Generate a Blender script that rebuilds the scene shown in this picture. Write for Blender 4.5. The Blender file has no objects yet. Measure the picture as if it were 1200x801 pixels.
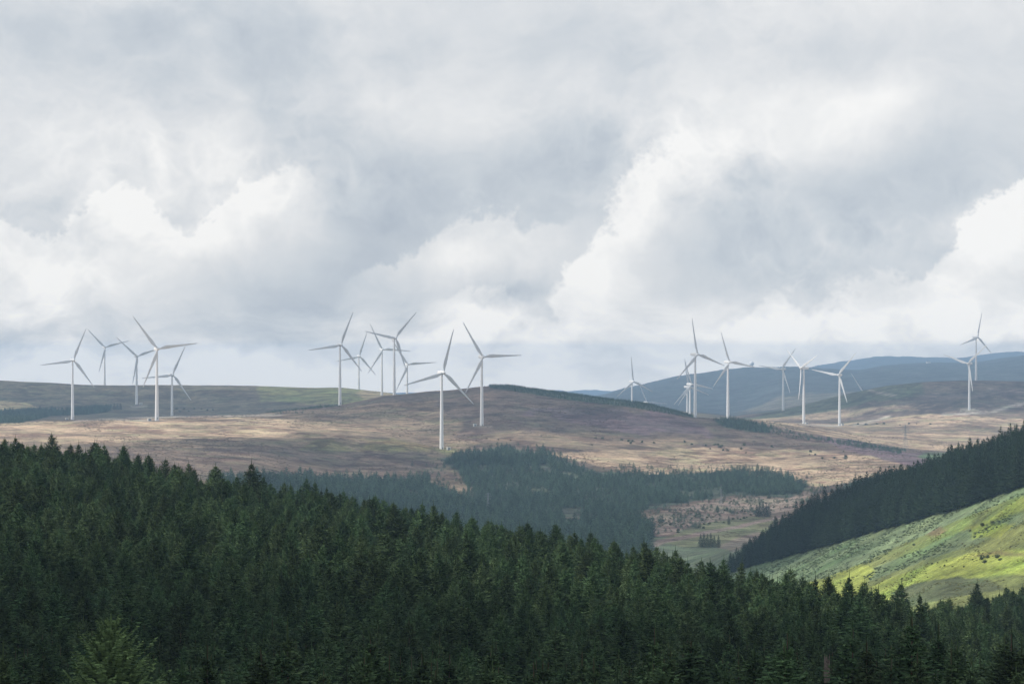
import bpy, bmesh, math, random
import numpy as np
from mathutils import Vector, Matrix, noise as mnoise

random.seed(11)
rng = np.random.default_rng(11)
S = bpy.context.scene
COL = S.collection
R = math.radians

# ------------------------------------------------------------------ camera
F = 2833.3333            # focal length in units of 1/1200 of the picture width (85 mm on 36 mm)
HV = 435.0               # eye level, in the photograph's rows
ZC = 170.0               # eye height above the datum
cam_d = bpy.data.cameras.new('camera')
cam_d.lens = 85.0
cam_d.sensor_width = 36.0
cam_d.shift_y = (HV - 400.5) / 1200.0
cam_d.clip_start = 1.0
cam_d.clip_end = 60000.0
cam = bpy.data.objects.new('camera', cam_d)
COL.objects.link(cam)
cam.location = (0, 0, ZC)
cam.rotation_euler = (R(90), 0, 0)
S.camera = cam

# ------------------------------------------------------------------ light
SUN_EL = R(41)
SUN_H = Vector((-0.99, -0.10)).normalized()          # horizontal direction towards the sun
SUN_DIR = Vector((SUN_H.x * math.cos(SUN_EL), SUN_H.y * math.cos(SUN_EL), math.sin(SUN_EL)))
sun_d = bpy.data.lights.new('sun', 'SUN')
sun_d.energy = 4.2
sun_d.angle = R(0.53)
sun_d.color = (1.0, 0.93, 0.84)
sun = bpy.data.objects.new('sun', sun_d)
COL.objects.link(sun)
sun.rotation_euler = (-SUN_DIR).to_track_quat('-Z', 'Y').to_euler()
sun.location = (-200, -100, ZC + 300)

S.view_settings.view_transform = 'Standard'
S.view_settings.look = 'None'
S.view_settings.gamma = 1.0
S.view_settings.use_curve_mapping = False
S.view_settings.exposure = 0.0
S.render.engine = 'CYCLES'
cy = S.cycles
cy.use_denoising = True
cy.max_bounces = 5
cy.diffuse_bounces = 2
cy.glossy_bounces = 1
cy.transmission_bounces = 2
cy.volume_bounces = 1
cy.transparent_max_bounces = 24
cy.sample_clamp_indirect = 6.0
cy.caustics_reflective = False
cy.caustics_refractive = False
S.render.filter_size = 1.5


# ------------------------------------------------------------------ node helpers
class X:
    """a float socket with arithmetic"""
    nt = None
    def __init__(s, sock): s.s = sock
    @staticmethod
    def m(op, *a, clamp=False):
        n = X.nt.nodes.new('ShaderNodeMath'); n.operation = op; n.use_clamp = clamp
        for i, v in enumerate(a):
            if isinstance(v, X): X.nt.links.new(v.s, n.inputs[i])
            else: n.inputs[i].default_value = v
        return X(n.outputs[0])
    def __add__(s, o): return X.m('ADD', s, o)
    __radd__ = __add__
    def __sub__(s, o): return X.m('SUBTRACT', s, o)
    def __rsub__(s, o): return X.m('SUBTRACT', o, s)
    def __mul__(s, o): return X.m('MULTIPLY', s, o)
    __rmul__ = __mul__
    def __truediv__(s, o): return X.m('DIVIDE', s, o)
    def __rtruediv__(s, o): return X.m("DIVIDE", o, s)
    def smooth(s, a, b, lo=0.0, hi=1.0):
        n = X.nt.nodes.new('ShaderNodeMapRange'); n.interpolation_type = 'SMOOTHSTEP'
        X.nt.links.new(s.s, n.inputs['Value'])
        n.inputs['From Min'].default_value = a; n.inputs['From Max'].default_value = b
        n.inputs['To Min'].default_value = lo; n.inputs['To Max'].default_value = hi
        return X(n.outputs[0])
    def lin(s, a, b, lo=0.0, hi=1.0):
        n = X.nt.nodes.new('ShaderNodeMapRange'); n.clamp = True
        X.nt.links.new(s.s, n.inputs['Value'])
        n.inputs['From Min'].default_value = a; n.inputs['From Max'].default_value = b
        n.inputs['To Min'].default_value = lo; n.inputs['To Max'].default_value = hi
        return X(n.outputs[0])
    def curve(s, pts):
        n = X.nt.nodes.new('ShaderNodeFloatCurve')
        c = n.mapping.curves[0]
        pts = sorted(pts)
        while len(c.points) < len(pts): c.points.new(0.5, 0.5)
        for p, q in zip(c.points, pts): p.location = q; p.handle_type = 'AUTO'
        n.mapping.update()
        X.nt.links.new(s.s, n.inputs['Value'])
        return X(n.outputs[0])

def vec(x, y, z=0.0):
    n = X.nt.nodes.new('ShaderNodeCombineXYZ')
    for i, v in enumerate((x, y, z)):
        if isinstance(v, X): X.nt.links.new(v.s, n.inputs[i])
        else: n.inputs[i].default_value = v
    return n.outputs[0]

def noise(v, scale, detail=4.0, rough=0.55, dist=0.0, lac=2.0, typ='FBM'):
    n = X.nt.nodes.new('ShaderNodeTexNoise')
    n.noise_type = typ
    X.nt.links.new(v, n.inputs['Vector'])
    n.inputs['Scale'].default_value = scale; n.inputs['Detail'].default_value = detail
    n.inputs['Roughness'].default_value = rough; n.inputs['Distortion'].default_value = dist
    n.inputs['Lacunarity'].default_value = lac
    return n

def ramp(x, stops):
    n = X.nt.nodes.new('ShaderNodeValToRGB')
    e = n.color_ramp.elements
    while len(e) < len(stops): e.new(0.5)
    for k, (p, c) in zip(e, stops):
        k.position = p; k.color = (*c, 1)
    X.nt.links.new(x.s, n.inputs[0])
    return n.outputs[0]

# ------------------------------------------------------------------ sky (clouds are a function of direction only)
def make_world():
    w = bpy.data.worlds.new('World'); S.world = w; w.use_nodes = True
    nt = w.node_tree; nt.nodes.clear(); X.nt = nt
    out = nt.nodes.new('ShaderNodeOutputWorld')
    sky = nt.nodes.new('ShaderNodeTexSky'); sky.sky_type = 'NISHITA'; sky.sun_disc = False
    sky.sun_elevation = SUN_EL
    sky.sun_rotation = math.atan2(SUN_H.x, SUN_H.y)
    bg1 = nt.nodes.new('ShaderNodeBackground'); bg1.inputs['Strength'].default_value = 0.1
    nt.links.new(sky.outputs[0], bg1.inputs['Color'])
    tc = nt.nodes.new('ShaderNodeTexCoord')
    sep = nt.nodes.new('ShaderNodeSeparateXYZ'); nt.links.new(tc.outputs['Generated'], sep.inputs[0])
    x, y, z = (X(sep.outputs[i]) for i in range(3))
    az = X.m('ARCTAN2', x, y)
    el = X.m('ARCSINE', z)
    a = az * (F / 1200.0) + 0.5                  # 0..1 over the width of the view
    b = HV / 800.0 - el * (F / 800.0)            # 0 at its top, 0.54 at eye level
    P0 = vec(a * 1.5, b, 0.0)
    w1 = noise(P0, 2.6, 3, 0.5); w2 = noise(P0, 9.0, 5, 0.6)
    s1 = nt.nodes.new('ShaderNodeSeparateXYZ'); nt.links.new(w1.outputs['Color'], s1.inputs[0])
    s2 = nt.nodes.new('ShaderNodeSeparateXYZ'); nt.links.new(w2.outputs['Color'], s2.inputs[0])
    wx = (X(s1.outputs[0]) - 0.5) * 0.10 + (X(s2.outputs[0]) - 0.5) * 0.055
    wy = (X(s1.outputs[1]) - 0.5) * 0.11 + (X(s2.outputs[1]) - 0.5) * 0.075
    A = a + wx * 0.8; B = b + wy
    # cauliflower edge offset: ridged, several octaves
    n3 = X(noise(P0, 20.0, 4, 0.6).outputs['Fac'])
    n4 = X(noise(P0, 7.0, 2, 0.5).outputs['Fac'])
    n5 = X(noise(P0, 48.0, 4, 0.6).outputs['Fac'])
    puff = X.m('ABSOLUTE', n3 - 0.5) * -0.11 + X.m('ABSOLUTE', n4 - 0.5) * -0.17 + X.m('ABSOLUTE', n5 - 0.5) * -0.05 + 0.03
    Ae = a + wx * 0.25 ; Be = b + wy * 0.25
    def blob(cx, cy, rx, ry, amp):
        dx = (A - cx / 1200.0) * (1200.0 / rx); dy = (B - cy / 800.0) * (800.0 / ry)
        return X.m('POWER', 2.71828, (dx * dx + dy * dy) * -1.0) * amp
    lum = None
    BL = [  # centre, radii (1/1200 of the width), brightness
        (130, 40, 190, 45, -.10), (60, 110, 200, 40, -.03), (560, 60, 330, 40, -.035), (420, 130, 130, 40, -.05), (930, 60, 260, 40, -.03),
        (1080, 25, 300, 30, .06), (60, 180, 160, 40, .05), (500, 135, 130, 32, .13), (240, 170, 190, 40, .05),
        (150, 262, 70, 45, .12), (60, 330, 110, 45, .10), (330, 230, 55, 36, .18), (270, 275, 110, 50, .09),
        (90, 270, 45, 20, -.14), (450, 250, 85, 75, -.16), (400, 200, 60, 50, -.07), (330, 335, 130, 45, -.13), (230, 400, 180, 28, -.17), (420, 390, 120, 35, -.12),
        (30, 395, 80, 35, -.16), (520, 300, 60, 24, .12), (590, 345, 50, 12, -.17), (650, 345, 40, 45, -.10), (560, 372, 40, 22, .15), (600, 300, 80, 40, .04),
        (470, 400, 80, 22, .10), (660, 190, 90, 50, -.12), (590, 225, 90, 40, -.03),
        (745, 250, 45, 50, .14), (690, 330, 45, 40, .20), (785, 175, 40, 36, .10), (985, 150, 120, 42, .20), (1040, 125, 50, 26, .12), (860, 175, 90, 30, .05),
        (830, 270, 90, 70, -.07), (960, 250, 130, 60, -.09), (900, 320, 120, 34, -.07), (1060, 220, 70, 46, -.10), (1140, 160, 110, 50, -.02),
        (1165, 265, 60, 40, .18), (1080, 365, 150, 26, .05), (905, 345, 40, 14, .07), (800, 385, 120, 26, .02), (700, 400, 110, 30, .02),
        (370, 437, 95, 16, .20), (150, 425, 120, 14, .06), (300, 425, 40, 18, .10), (60, 440, 140, 12, .08), (640, 452, 80, 14, .12), (240, 436, 60, 20, .05), (1020, 412, 180, 12, -.15), (1160, 408, 80, 14, -.14), (880, 415, 80, 8, -.05),
    ]
    for t in BL:
        q = blob(*t)
        lum = q if lum is None else lum + q
    f1 = X(noise(vec(A * 1.5, B * 1.6, 0.3), 3.2, 7, 0.60, 0.3).outputs['Fac'])
    f2 = X(noise(vec(A * 1.5, B * 1.3, 1.7), 11.0, 7, 0.62, 0.5).outputs['Fac'])
    bi = None                                   # billows: folded noise, lit tops and dusky creases
    for k, (sc, am) in enumerate(((6.0, .55), (13.0, .30), (27.0, .18), (55.0, .10))):
        q = X.m('ABSOLUTE', X(noise(vec(A * 1.5, B * 1.15, 4.0 + k), sc, 1.0, 0.5, 0.0).outputs['Fac']) - 0.5) * am
        bi = q if bi is None else bi + q
    cov = X(noise(vec(a * 1.5, b * 1.5, 8.8), 2.4, 3, 0.5).outputs['Fac']).smooth(0.36, 0.62)   # smooth veils between billowy parts
    low = b.smooth(0.10, 0.28, 0.35, 1.0)
    lum = lum * 1.25 + 0.715 + (f1 - 0.5) * 0.40 + (f2 - 0.5) * 0.20 - (bi - 0.10) * 1.9 * cov * low + b.smooth(0.44, 0.53) * 0.16
    f3 = X(noise(vec(A * 2.4, B * 4.6, 5.5), 5.0, 6, 0.58, 0.4).outputs['Fac'])      # broken low cloud near the horizon
    lum = lum + ((f3 - 0.5) * 0.75 + 0.06) * b.smooth(0.40, 0.50)
    # cumulus fronts: bright just inside the edge, greyer deeper in
    def front_top(pts, u0, u1, amp, fall, dark, sf=1.0):
        e = Ae.curve([(u / 1200.0, v / 800.0) for u, v in pts])
        s = Be + puff - e
        win = Ae.smooth(u0 / 1200, (u0 + 60) / 1200) * Ae.smooth((u1 - 60) / 1200, u1 / 1200, 1.0, 0.0)
        inside = s.smooth(-0.004 * sf, 0.009 * sf)
        glow = X.m('POWER', 2.71828, X.m('MAXIMUM', s, 0.0) * (-800.0 / fall)) * inside
        above = X.m('POWER', 2.71828, X.m('MAXIMUM', s * -1.0, 0.0) * (-800.0 / 60.0)) * (1.0 - inside)
        return win * (glow * amp - above * dark)
    def front_left(pts, v0, v1, amp, fall, dark):
        e = Be.curve([(v / 800.0, u / 1200.0) for u, v in pts])
        s = Ae + puff * 0.8 - e
        win = Be.smooth(v0 / 800, (v0 + 50) / 800) * Be.smooth((v1 - 40) / 800, v1 / 800, 1.0, 0.0)
        inside = s.smooth(-0.007, 0.014)
        glow = X.m('POWER', 2.71828, X.m('MAXIMUM', s, 0.0) * (-1200.0 / fall)) * inside
        above = X.m('POWER', 2.71828, X.m('MAXIMUM', s * -1.0, 0.0) * (-1200.0 / 60.0)) * (1.0 - inside)
        return win * (glow * amp - above * dark)
    lum = lum + front_top([(0, 262), (60, 285), (120, 245), (160, 228), (205, 275), (250, 262), (285, 228), (340, 205), (370, 222), (400, 330)], -120, 395, .17, 80, .06, 1.5)
    lum = lum + front_top([(380, 385), (420, 325), (470, 300), (520, 274), (580, 262), (640, 262), (700, 232)], 385, 690, .16, 65, .06, 1.6)
    lum = lum + front_top([(480, 372), (530, 352), (590, 352), (640, 380)], 490, 640, .16, 40, .06, 1.5)
    lum = lum + front_left([(655, 375), (660, 330), (690, 300), (722, 265), (728, 220), (770, 180), (800, 160)], 140, 395, .28, 80, .05)
    lum = lum + front_top([(1050, 330), (1085, 312), (1110, 280), (1140, 255), (1165, 236), (1200, 214), (1260, 190)], 1060, 1500, .32, 85, .05, 1.7)
    lum = lum + front_top([(800, 384), (860, 372), (900, 352), (950, 345), (1000, 338), (1040, 326), (1090, 318), (1150, 330)], 810, 1140, .11, 60, .05, 1.6)
    up = el.smooth(0.16, 0.9)
    lum = lum * (1.0 - up) + up * (0.50 + (f1 - 0.5) * 0.5)
    col = ramp(lum, [(0.22, (0.29, 0.36, 0.46)), (0.42, (0.46, 0.515, 0.59)), (0.60, (0.60, 0.645, 0.695)), (0.76, (0.74, 0.76, 0.785)), (0.90, (0.86, 0.865, 0.87)), (1.0, (0.95, 0.945, 0.935))])
    # horizon sky brightened to offset the haze in front of it
    path = X.m('MINIMUM', 175.0 / X.m('MAXIMUM', X.m('TANGENT', el), 0.0107), 16400.0)
    T = X.m('MAXIMUM', X.m('POWER', 2.71828, path * -0.98e-4), 0.27)
    k = (1.0 - T) / T * 0.80
    df = nt.nodes.new('ShaderNodeVectorMath'); df.operation = 'SUBTRACT'
    nt.links.new(col, df.inputs[0]); df.inputs[1].default_value = (0.33, 0.47, 0.64)
    ad = nt.nodes.new('ShaderNodeVectorMath'); ad.operation = 'MULTIPLY_ADD'
    kv = nt.nodes.new('ShaderNodeCombineXYZ')
    for q in range(3): nt.links.new(k.s, kv.inputs[q])
    nt.links.new(df.outputs[0], ad.inputs[0]); nt.links.new(kv.outputs[0], ad.inputs[1]); nt.links.new(col, ad.inputs[2])
    mxv = nt.nodes.new('ShaderNodeVectorMath'); mxv.operation = 'MAXIMUM'; mxv.inputs[1].default_value = (0.05, 0.08, 0.12)
    nt.links.new(ad.outputs[0], mxv.inputs[0])
    col = mxv.outputs[0]
    bg2 = nt.nodes.new('ShaderNodeBackground'); bg2.inputs['Strength'].default_value = 1.0
    nt.links.new(col, bg2.inputs['Color'])
    mix = nt.nodes.new('ShaderNodeMixShader')
    fac = lum.smooth(0.10, 0.42, 0.80, 0.97)
    nt.links.new(fac.s, mix.inputs[0]); nt.links.new(bg1.outputs[0], mix.inputs[1]); nt.links.new(bg2.outputs[0], mix.inputs[2])
    nt.links.new(mix.outputs[0], out.inputs['Surface'])
    w.cycles.sampling_method = 'MANUAL'; w.cycles.sample_map_resolution = 256
make_world()

# ------------------------------------------------------------------ object helpers
def tag(o, label=None, cat=None, group=None, kind=None):
    if label: o['label'] = label
    if cat: o['category'] = cat
    if group: o['group'] = group
    if kind: o['kind'] = kind
    return o

def mesh_np(name, verts, faces, mats=(), smooth=False):
    me = bpy.data.meshes.new(name)
    me.from_pydata([tuple(v) for v in verts], [], [tuple(f) for f in faces])
    for m in mats: me.materials.append(m)
    if smooth:
        me.polygons.foreach_set('use_smooth', [True] * len(me.polygons))
    me.update()
    return me

def obj(name, me, parent=None, loc=(0, 0, 0)):
    o = bpy.data.objects.new(name, me); COL.objects.link(o)
    o.parent = parent; o.location = loc
    return o

def empty(name, loc, rz=0.0):
    o = bpy.data.objects.new(name, None); COL.objects.link(o)
    o.location = loc; o.rotation_euler = (0, 0, rz); o.empty_display_size = 1.0
    return o

def bm_mesh(bm, name, mats, smooth=False):
    me = bpy.data.meshes.new(name); bm.to_mesh(me); bm.free()
    for m in mats: me.materials.append(m)
    if smooth: me.polygons.foreach_set('use_smooth', [True] * len(me.polygons))
    return me

# ------------------------------------------------------------------ value noise in numpy (for land forms and cover edges)
_perm = rng.random((257, 257))
def vnoise(x, y):
    xi = np.floor(x).astype(int); yi = np.floor(y).astype(int)
    fx = x - xi; fy = y - yi
    fx = fx * fx * (3 - 2 * fx); fy = fy * fy * (3 - 2 * fy)
    g = lambda i, j: _perm[i % 256, j % 256]
    return (g(xi, yi) * (1 - fx) + g(xi + 1, yi) * fx) * (1 - fy) + (g(xi, yi + 1) * (1 - fx) + g(xi + 1, yi + 1) * fx) * fy - 0.5
def fbm(x, y, o=4, rough=0.5):
    s = 0; a = 1.0
    for k in range(o):
        s = s + a * vnoise(x * 2 ** k + 17.3 * k, y * 2 ** k - 9.1 * k); a *= rough
    return s

# ------------------------------------------------------------------ terrain
def pl(pts):
    xs, ys = zip(*pts)
    return lambda u: np.interp(u, xs, ys)
def const(c): return lambda u: np.full_like(u, float(c))
ridge_d = pl([(-300, 560), (0, 520), (200, 500), (400, 480), (640, 430), (800, 395), (1000, 360), (1100, 480), (1200, 600), (1500, 640)])
crest_d = pl([(-300, 1300), (800, 1300), (870, 1260), (900, 1240), (1000, 1160), (1100, 1080), (1200, 1000), (1500, 880)])
mcrest_d = pl([(-300, 2850), (186, 2850), (300, 2950), (400, 3125), (460, 3200), (520, 3200), (570, 3180), (700, 3100), (815, 2960), (900, 2850), (1000, 2800), (1500, 2800)])
hill_d = pl([(-300, 4050), (500, 4050), (800, 4200), (1500, 4250)])
def Z(p): f = pl(p); return ('z', f)
def V(p): f = pl(p); return ('v', f)
KN = [
    (const(20), Z([(-300, -3), (1500, -3)])),
    (const(110), Z([(-300, -24), (1500, -24)])),
    (const(200), Z([(-300, -38), (0, -39), (1000, -40), (1500, -42)])),
    (ridge_d, Z([(-300, -26), (0, -27.6), (200, -32.6), (400, -37.5), (500, -39.5), (640, -42), (760, -42.8), (860, -44.8), (1000, -45.6), (1100, -58), (1200, -67), (1500, -72)])),
    (lambda u: ridge_d(u) + np.interp(u, [0, 800, 1000, 1200], [220, 240, 240, 100]), Z([(-300, -58), (0, -62), (600, -80), (800, -88), (1000, -92), (1100, -84), (1200, -76), (1500, -74)])),
    (pl([(-300, 1000), (800, 1000), (900, 950), (1000, 900), (1100, 850), (1200, 820), (1500, 760)]), Z([(-300, -88), (0, -90), (600, -105), (800, -112), (900, -108), (1000, -92), (1100, -80), (1200, -74), (1500, -60)])),
    (crest_d, Z([(-300, -96), (0, -98), (600, -114), (800, -117), (870, -103.6), (900, -98.5), (1000, -80.7), (1100, -64.4), (1200, -48.4), (1500, -20)])),
    (lambda u: crest_d(u) + 90, Z([(-300, -96), (0, -98), (600, -114), (800, -117), (870, -100), (900, -92.5), (1000, -73.7), (1100, -57.4), (1200, -42), (1500, -14)])),
    (const(1650), Z([(-300, -82), (0, -85), (300, -95), (500, -112), (600, -114), (700, -117), (800, -115), (900, -118), (1000, -125), (1500, -125)])),
    (const(1950), V([(-300, 545), (0, 545), (200, 545), (300, 553), (400, 578), (500, 585), (600, 590), (700, 592), (800, 597), (900, 598), (1000, 590), (1100, 580), (1200, 575), (1500, 570)])),
    (const(2200), V([(-300, 520), (100, 520), (200, 524), (300, 530), (400, 546), (500, 552), (600, 553), (700, 560), (800, 566), (900, 568), (1000, 560), (1100, 556), (1200, 552), (1500, 548)])),
    (const(2420), V([(-300, 508), (0, 506), (200, 507), (300, 510), (400, 517), (500, 526), (522, 528), (600, 524), (700, 533), (800, 541), (900, 545), (1000, 541), (1200, 540), (1500, 538)])),
    (const(2680), V([(-300, 500), (0, 497), (100, 493), (186, 491), (300, 493), (400, 497), (500, 503), (566, 500), (600, 500), (700, 506), (800, 512), (900, 516), (1000, 522), (1060, 528), (1100, 533), (1500, 537)])),
    (mcrest_d, V([(-300, 500), (0, 497), (100, 493), (200, 489.5), (300, 486), (400, 474.5), (450, 463.5), (500, 459), (530, 457), (570, 452), (600, 452), (650, 459), (700, 466), (760, 474), (815, 489), (870, 493), (900, 498), (960, 509), (1060, 527), (1100, 530), (1500, 534)])),
    (const(3450), V([(-300, 488), (100, 488), (200, 487), (300, 487), (400, 478), (460, 470), (600, 470), (700, 482), (800, 497), (857, 491), (940, 495.5), (1000, 505), (1100, 507), (1500, 507)])),
    (const(3800), V([(-300, 468), (0, 470), (160, 473), (200, 473), (300, 468), (400, 462), (450, 463.5), (500, 468), (600, 475), (700, 490), (800, 493), (900, 496), (982, 498), (1050, 490), (1135, 484), (1500, 478)])),
    (hill_d, V([(-300, 438), (0, 445.5), (50, 448), (100, 451), (200, 451), (300, 452), (360, 454), (400, 454.5), (450, 459), (470, 462), (530, 470), (600, 475), (700, 480), (800, 483), (860, 489), (917, 480), (960, 470), (1000, 460), (1040, 452), (1080, 447.5), (1150, 445.5), (1200, 446), (1500, 440)])),
    (const(4700), V([(-300, 455), (0, 458), (300, 462), (470, 470), (600, 478), (800, 482), (860, 487), (917, 483), (1000, 470), (1080, 457), (1200, 456), (1500, 450)])),
    (const(5600), V([(-300, 470), (600, 476), (700, 479), (800, 483), (850, 484), (880, 479), (917, 468), (960, 463), (1000, 460), (1200, 452), (1500, 446)])),
    (const(8000), V([(-300, 484), (600, 484), (690, 469), (730, 457), (790, 443), (830, 437), (870, 433), (930, 431.5), (987, 435), (1008, 435), (1040, 429.5), (1088, 427), (1120, 427), (1150, 426), (1200, 418), (1300, 412), (1500, 410)])),
    (const(9500), V([(-300, 478), (600, 478), (800, 450), (1000, 444), (1200, 434), (1500, 430)])),
    (const(13000), V([(-300, 484), (700, 480), (800, 462), (870, 446), (930, 434), (985, 424), (1030, 417), (1080, 418), (1120, 420), (1200, 412), (1500, 408)])),
    (const(16000), V([(-300, 470), (900, 455), (1000, 430), (1200, 430), (1500, 430)])),
]
US = np.concatenate([np.arange(-1600, -260, 20.0), np.arange(-260, 1461, 2.0), np.arange(1480, 2801, 20.0)])
DS = np.unique(np.concatenate([np.geomspace(20, 620, 130), np.geomspace(620, 1350, 260), np.geomspace(1350, 4700, 310), np.geomspace(4700, 16000, 110)]))
kd = np.stack([k[0](US) for k in KN]); kz = []
for (dfn, (t, f)), d in zip(KN, kd):
    kz.append(f(US) if t == 'z' else -(f(US) - HV) / F * d)
kz = np.stack(kz)
def pchip(x, y, xi):
    h = np.diff(x); dl = np.diff(y) / h
    m = np.zeros_like(y)
    for i in range(1, len(x) - 1):
        if dl[i - 1] * dl[i] > 0:
            w1 = 2 * h[i] + h[i - 1]; w2 = h[i] + 2 * h[i - 1]
            m[i] = (w1 + w2) / (w1 / dl[i - 1] + w2 / dl[i])
    m[0] = dl[0]; m[-1] = dl[-1]
    k = np.clip(np.searchsorted(x, xi) - 1, 0, len(x) - 2)
    t = (xi - x[k]) / h[k]
    return ((1 + 2 * t) * (1 - t) ** 2) * y[k] + t * (1 - t) ** 2 * h[k] * m[k] + t * t * (3 - 2 * t) * y[k + 1] + t * t * (t - 1) * h[k] * m[k + 1]
ZG = np.empty((len(DS), len(US)))
for j in range(len(US)):
    ZG[:, j] = pchip(kd[:, j], kz[:, j], DS)
UU, DD = np.meshgrid(US, DS)
XX = (UU - 600) / F * DD
for _ in range(6):      # soften the joins sideways
    ZG[:, 1:-1] = 0.25 * ZG[:, :-2] + 0.5 * ZG[:, 1:-1] + 0.25 * ZG[:, 2:]
amp = np.interp(DD, [100, 600, 1500, 2400, 4500, 9000, 14000], [0.5, 0.8, 1.2, 2.0, 2.5, 9.0, 16.0])
ZG += amp * fbm(XX / 95.0 + 5, DD / 95.0, 4) * 0.8
ZG += np.interp(DD, [1500, 2000, 3300, 4000], [0, 1, 1, .4]) * 0.7 * fbm(XX / 28.0 + 31, DD / 46.0, 3)
ZG += np.interp(DD, [5000, 7500], [0, 1]) * 14 * fbm(XX / 900.0, DD / 900.0, 4)
# two small knolls on the moor's lower edge
def px2xy(u, d): return (u - 600) / F * d
for (u, d, sx, sy, h) in ((385, 2390, 26, 40, 6.0), (462, 2400, 34, 40, 5.5), (345, 2480, 60, 30, 3.0)):
    ZG += h * np.exp(-((XX - px2xy(u, d)) / sx) ** 2 - ((DD - d) / sy) ** 2)
VV = HV - ZG / DD * F

LD = np.log(DS)
def ground(x, y):
    x = np.asarray(x, float); y = np.asarray(y, float)
    u = x / y * F + 600
    j = np.clip(np.interp(u, US, np.arange(len(US))), 0, len(US) - 1.001); i = np.clip(np.interp(y, DS, np.arange(len(DS))), 0, len(DS) - 1.001)
    i0 = i.astype(int); j0 = j.astype(int); fi = i - i0; fj = j - j0
    return (ZG[i0, j0] * (1 - fj) + ZG[i0, j0 + 1] * fj) * (1 - fi) + (ZG[i0 + 1, j0] * (1 - fj) + ZG[i0 + 1, j0 + 1] * fj) * fi
def project(x, y, z): return x / y * F + 600, HV - z / y * F

def inpoly(u, v, poly):
    c = np.zeros(u.shape, bool); n = len(poly)
    for i in range(n):
        (x1, y1), (x2, y2) = poly[i], poly[i - 1]
        if y1 == y2: continue
        t = ((y1 > v) != (y2 > v)) & (u < (x2 - x1) * (v - y1) / (y2 - y1) + x1)
        c ^= t
    return c

# ---- land cover: what grows where (plants' and soils' own colours; far hills have shade painted in)
STRAW = (0.45, 0.335, 0.225); DSTRAW = (0.25, 0.185, 0.125); HEATH = (0.165, 0.120, 0.092); PURPLE = (0.172, 0.115, 0.13)
DGREEN = (0.150, 0.125, 0.082); LGREEN = (0.20, 0.20, 0.085); GRASS = (0.225, 0.262, 0.06); OLIVE = (0.145, 0.168, 0.06); BRACK = (0.14, 0.185, 0.10)
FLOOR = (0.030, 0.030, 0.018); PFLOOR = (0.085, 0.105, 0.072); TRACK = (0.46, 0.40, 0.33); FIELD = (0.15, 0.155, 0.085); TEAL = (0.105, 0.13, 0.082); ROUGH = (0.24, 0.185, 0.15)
cover = np.empty(ZG.shape + (3,)); cover[:] = HEATH
dn = np.log(DD)
far_ = np.interp(DD, [1300, 1600], [0, 1])
ju = (10 + 16 * far_) * fbm(XX / (14 + 46 * far_), DD / (30 + 130 * far_), 5, .6); jv = 5.0 * fbm(XX / (12 + 33 * far_) + 50, DD / (26 + 114 * far_), 5, .6)
def zone(poly, col, d0, d1, k=1.0, mixf=1.0):
    m = inpoly(UU + ju * k, VV + jv * k, poly) & (DD > d0) & (DD < d1)
    cover[m] = cover[m] * (1 - mixf) + np.array(col) * mixf
def rect(u0, v0, u1, v1): return [(u0, v0), (u1, v0), (u1, v1), (u0, v1)]
ALL = rect(-1800, 300, 1600, 5000)
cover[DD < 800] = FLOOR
zone([(-1800, 440), (480, 440), (560, 520), (700, 700), (-1800, 700)], DSTRAW, 1500, 3000)
zone([(-1800, 489), (60, 492), (180, 491), (330, 490), (350, 500), (330, 512), (180, 517), (-1800, 524)], STRAW, 1800, 3000)
zone([(330, 490), (520, 492), (540, 500), (420, 507), (340, 503)], STRAW, 1800, 3100, mixf=.55)
zone([(-1800, 530), (40, 530), (280, 524), (500, 530), (540, 562), (-1800, 575)], HEATH, 1500, 2600, mixf=.8)
zone([(352, 527), (372, 515), (392, 513), (420, 529)], LGREEN, 2000, 2600, .3, .7)
zone([(422, 529), (432, 517), (455, 513), (505, 522), (505, 530)], (0.29, 0.235, 0.12), 2000, 2600, .3)
zone([(508, 526), (545, 528), (560, 534), (530, 536)], LGREEN, 2000, 2600, .4, .6)
zone(ALL, DGREEN, 3200, 4300)
zone([(-1800, 466), (0, 470), (30, 472), (47, 478), (0, 482), (-1800, 486)], (0.42, 0.34, 0.19), 3200, 4000, .4)
zone([(310, 450), (480, 450), (500, 470), (400, 473), (300, 470)], LGREEN, 3300, 4300, .5)
zone([(420, 455), (480, 450), (480, 475), (430, 468)], STRAW, 3300, 4300, .5, .5)
zone([(620, 480), (720, 478), (830, 497), (850, 512), (700, 500)], PURPLE, 2300, 3100, 1.5, .75)
zone([(590, 505), (700, 508), (800, 514), (830, 520), (760, 535), (640, 522), (560, 512)], DSTRAW, 2200, 3000, 1.2, .8)
zone([(640, 531), (700, 530), (860, 524), (1010, 535), (1090, 545), (1050, 560), (960, 572), (900, 560), (760, 556), (700, 550)], STRAW, 1700, 3000, 1.2, .85)
zone([(960, 509), (1060, 528), (1120, 533), (1120, 552), (1060, 545), (1000, 530)], PURPLE, 2200, 2900, .6, .9)
zone([(1080, 530), (1130, 530), (1130, 537), (1075, 537)], (0.12, 0.17, 0.08), 2400, 3300, .4)
zone([(840, 470), (3000, 470), (3000, 545), (1060, 530), (960, 510), (860, 496)], STRAW, 2860, 3830, .6)
zone([(900, 500), (1000, 497), (1200, 500), (1300, 503), (1300, 508), (1000, 507)], DSTRAW, 2860, 3830, 1.0, .7)
zone([(930, 478), (1100, 468), (3000, 470), (3000, 494), (1150, 490), (1060, 484)], HEATH, 3500, 3900, .8, .9)
zone(rect(850, 430, 3000, 520), HEATH, 3830, 4400)
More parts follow.
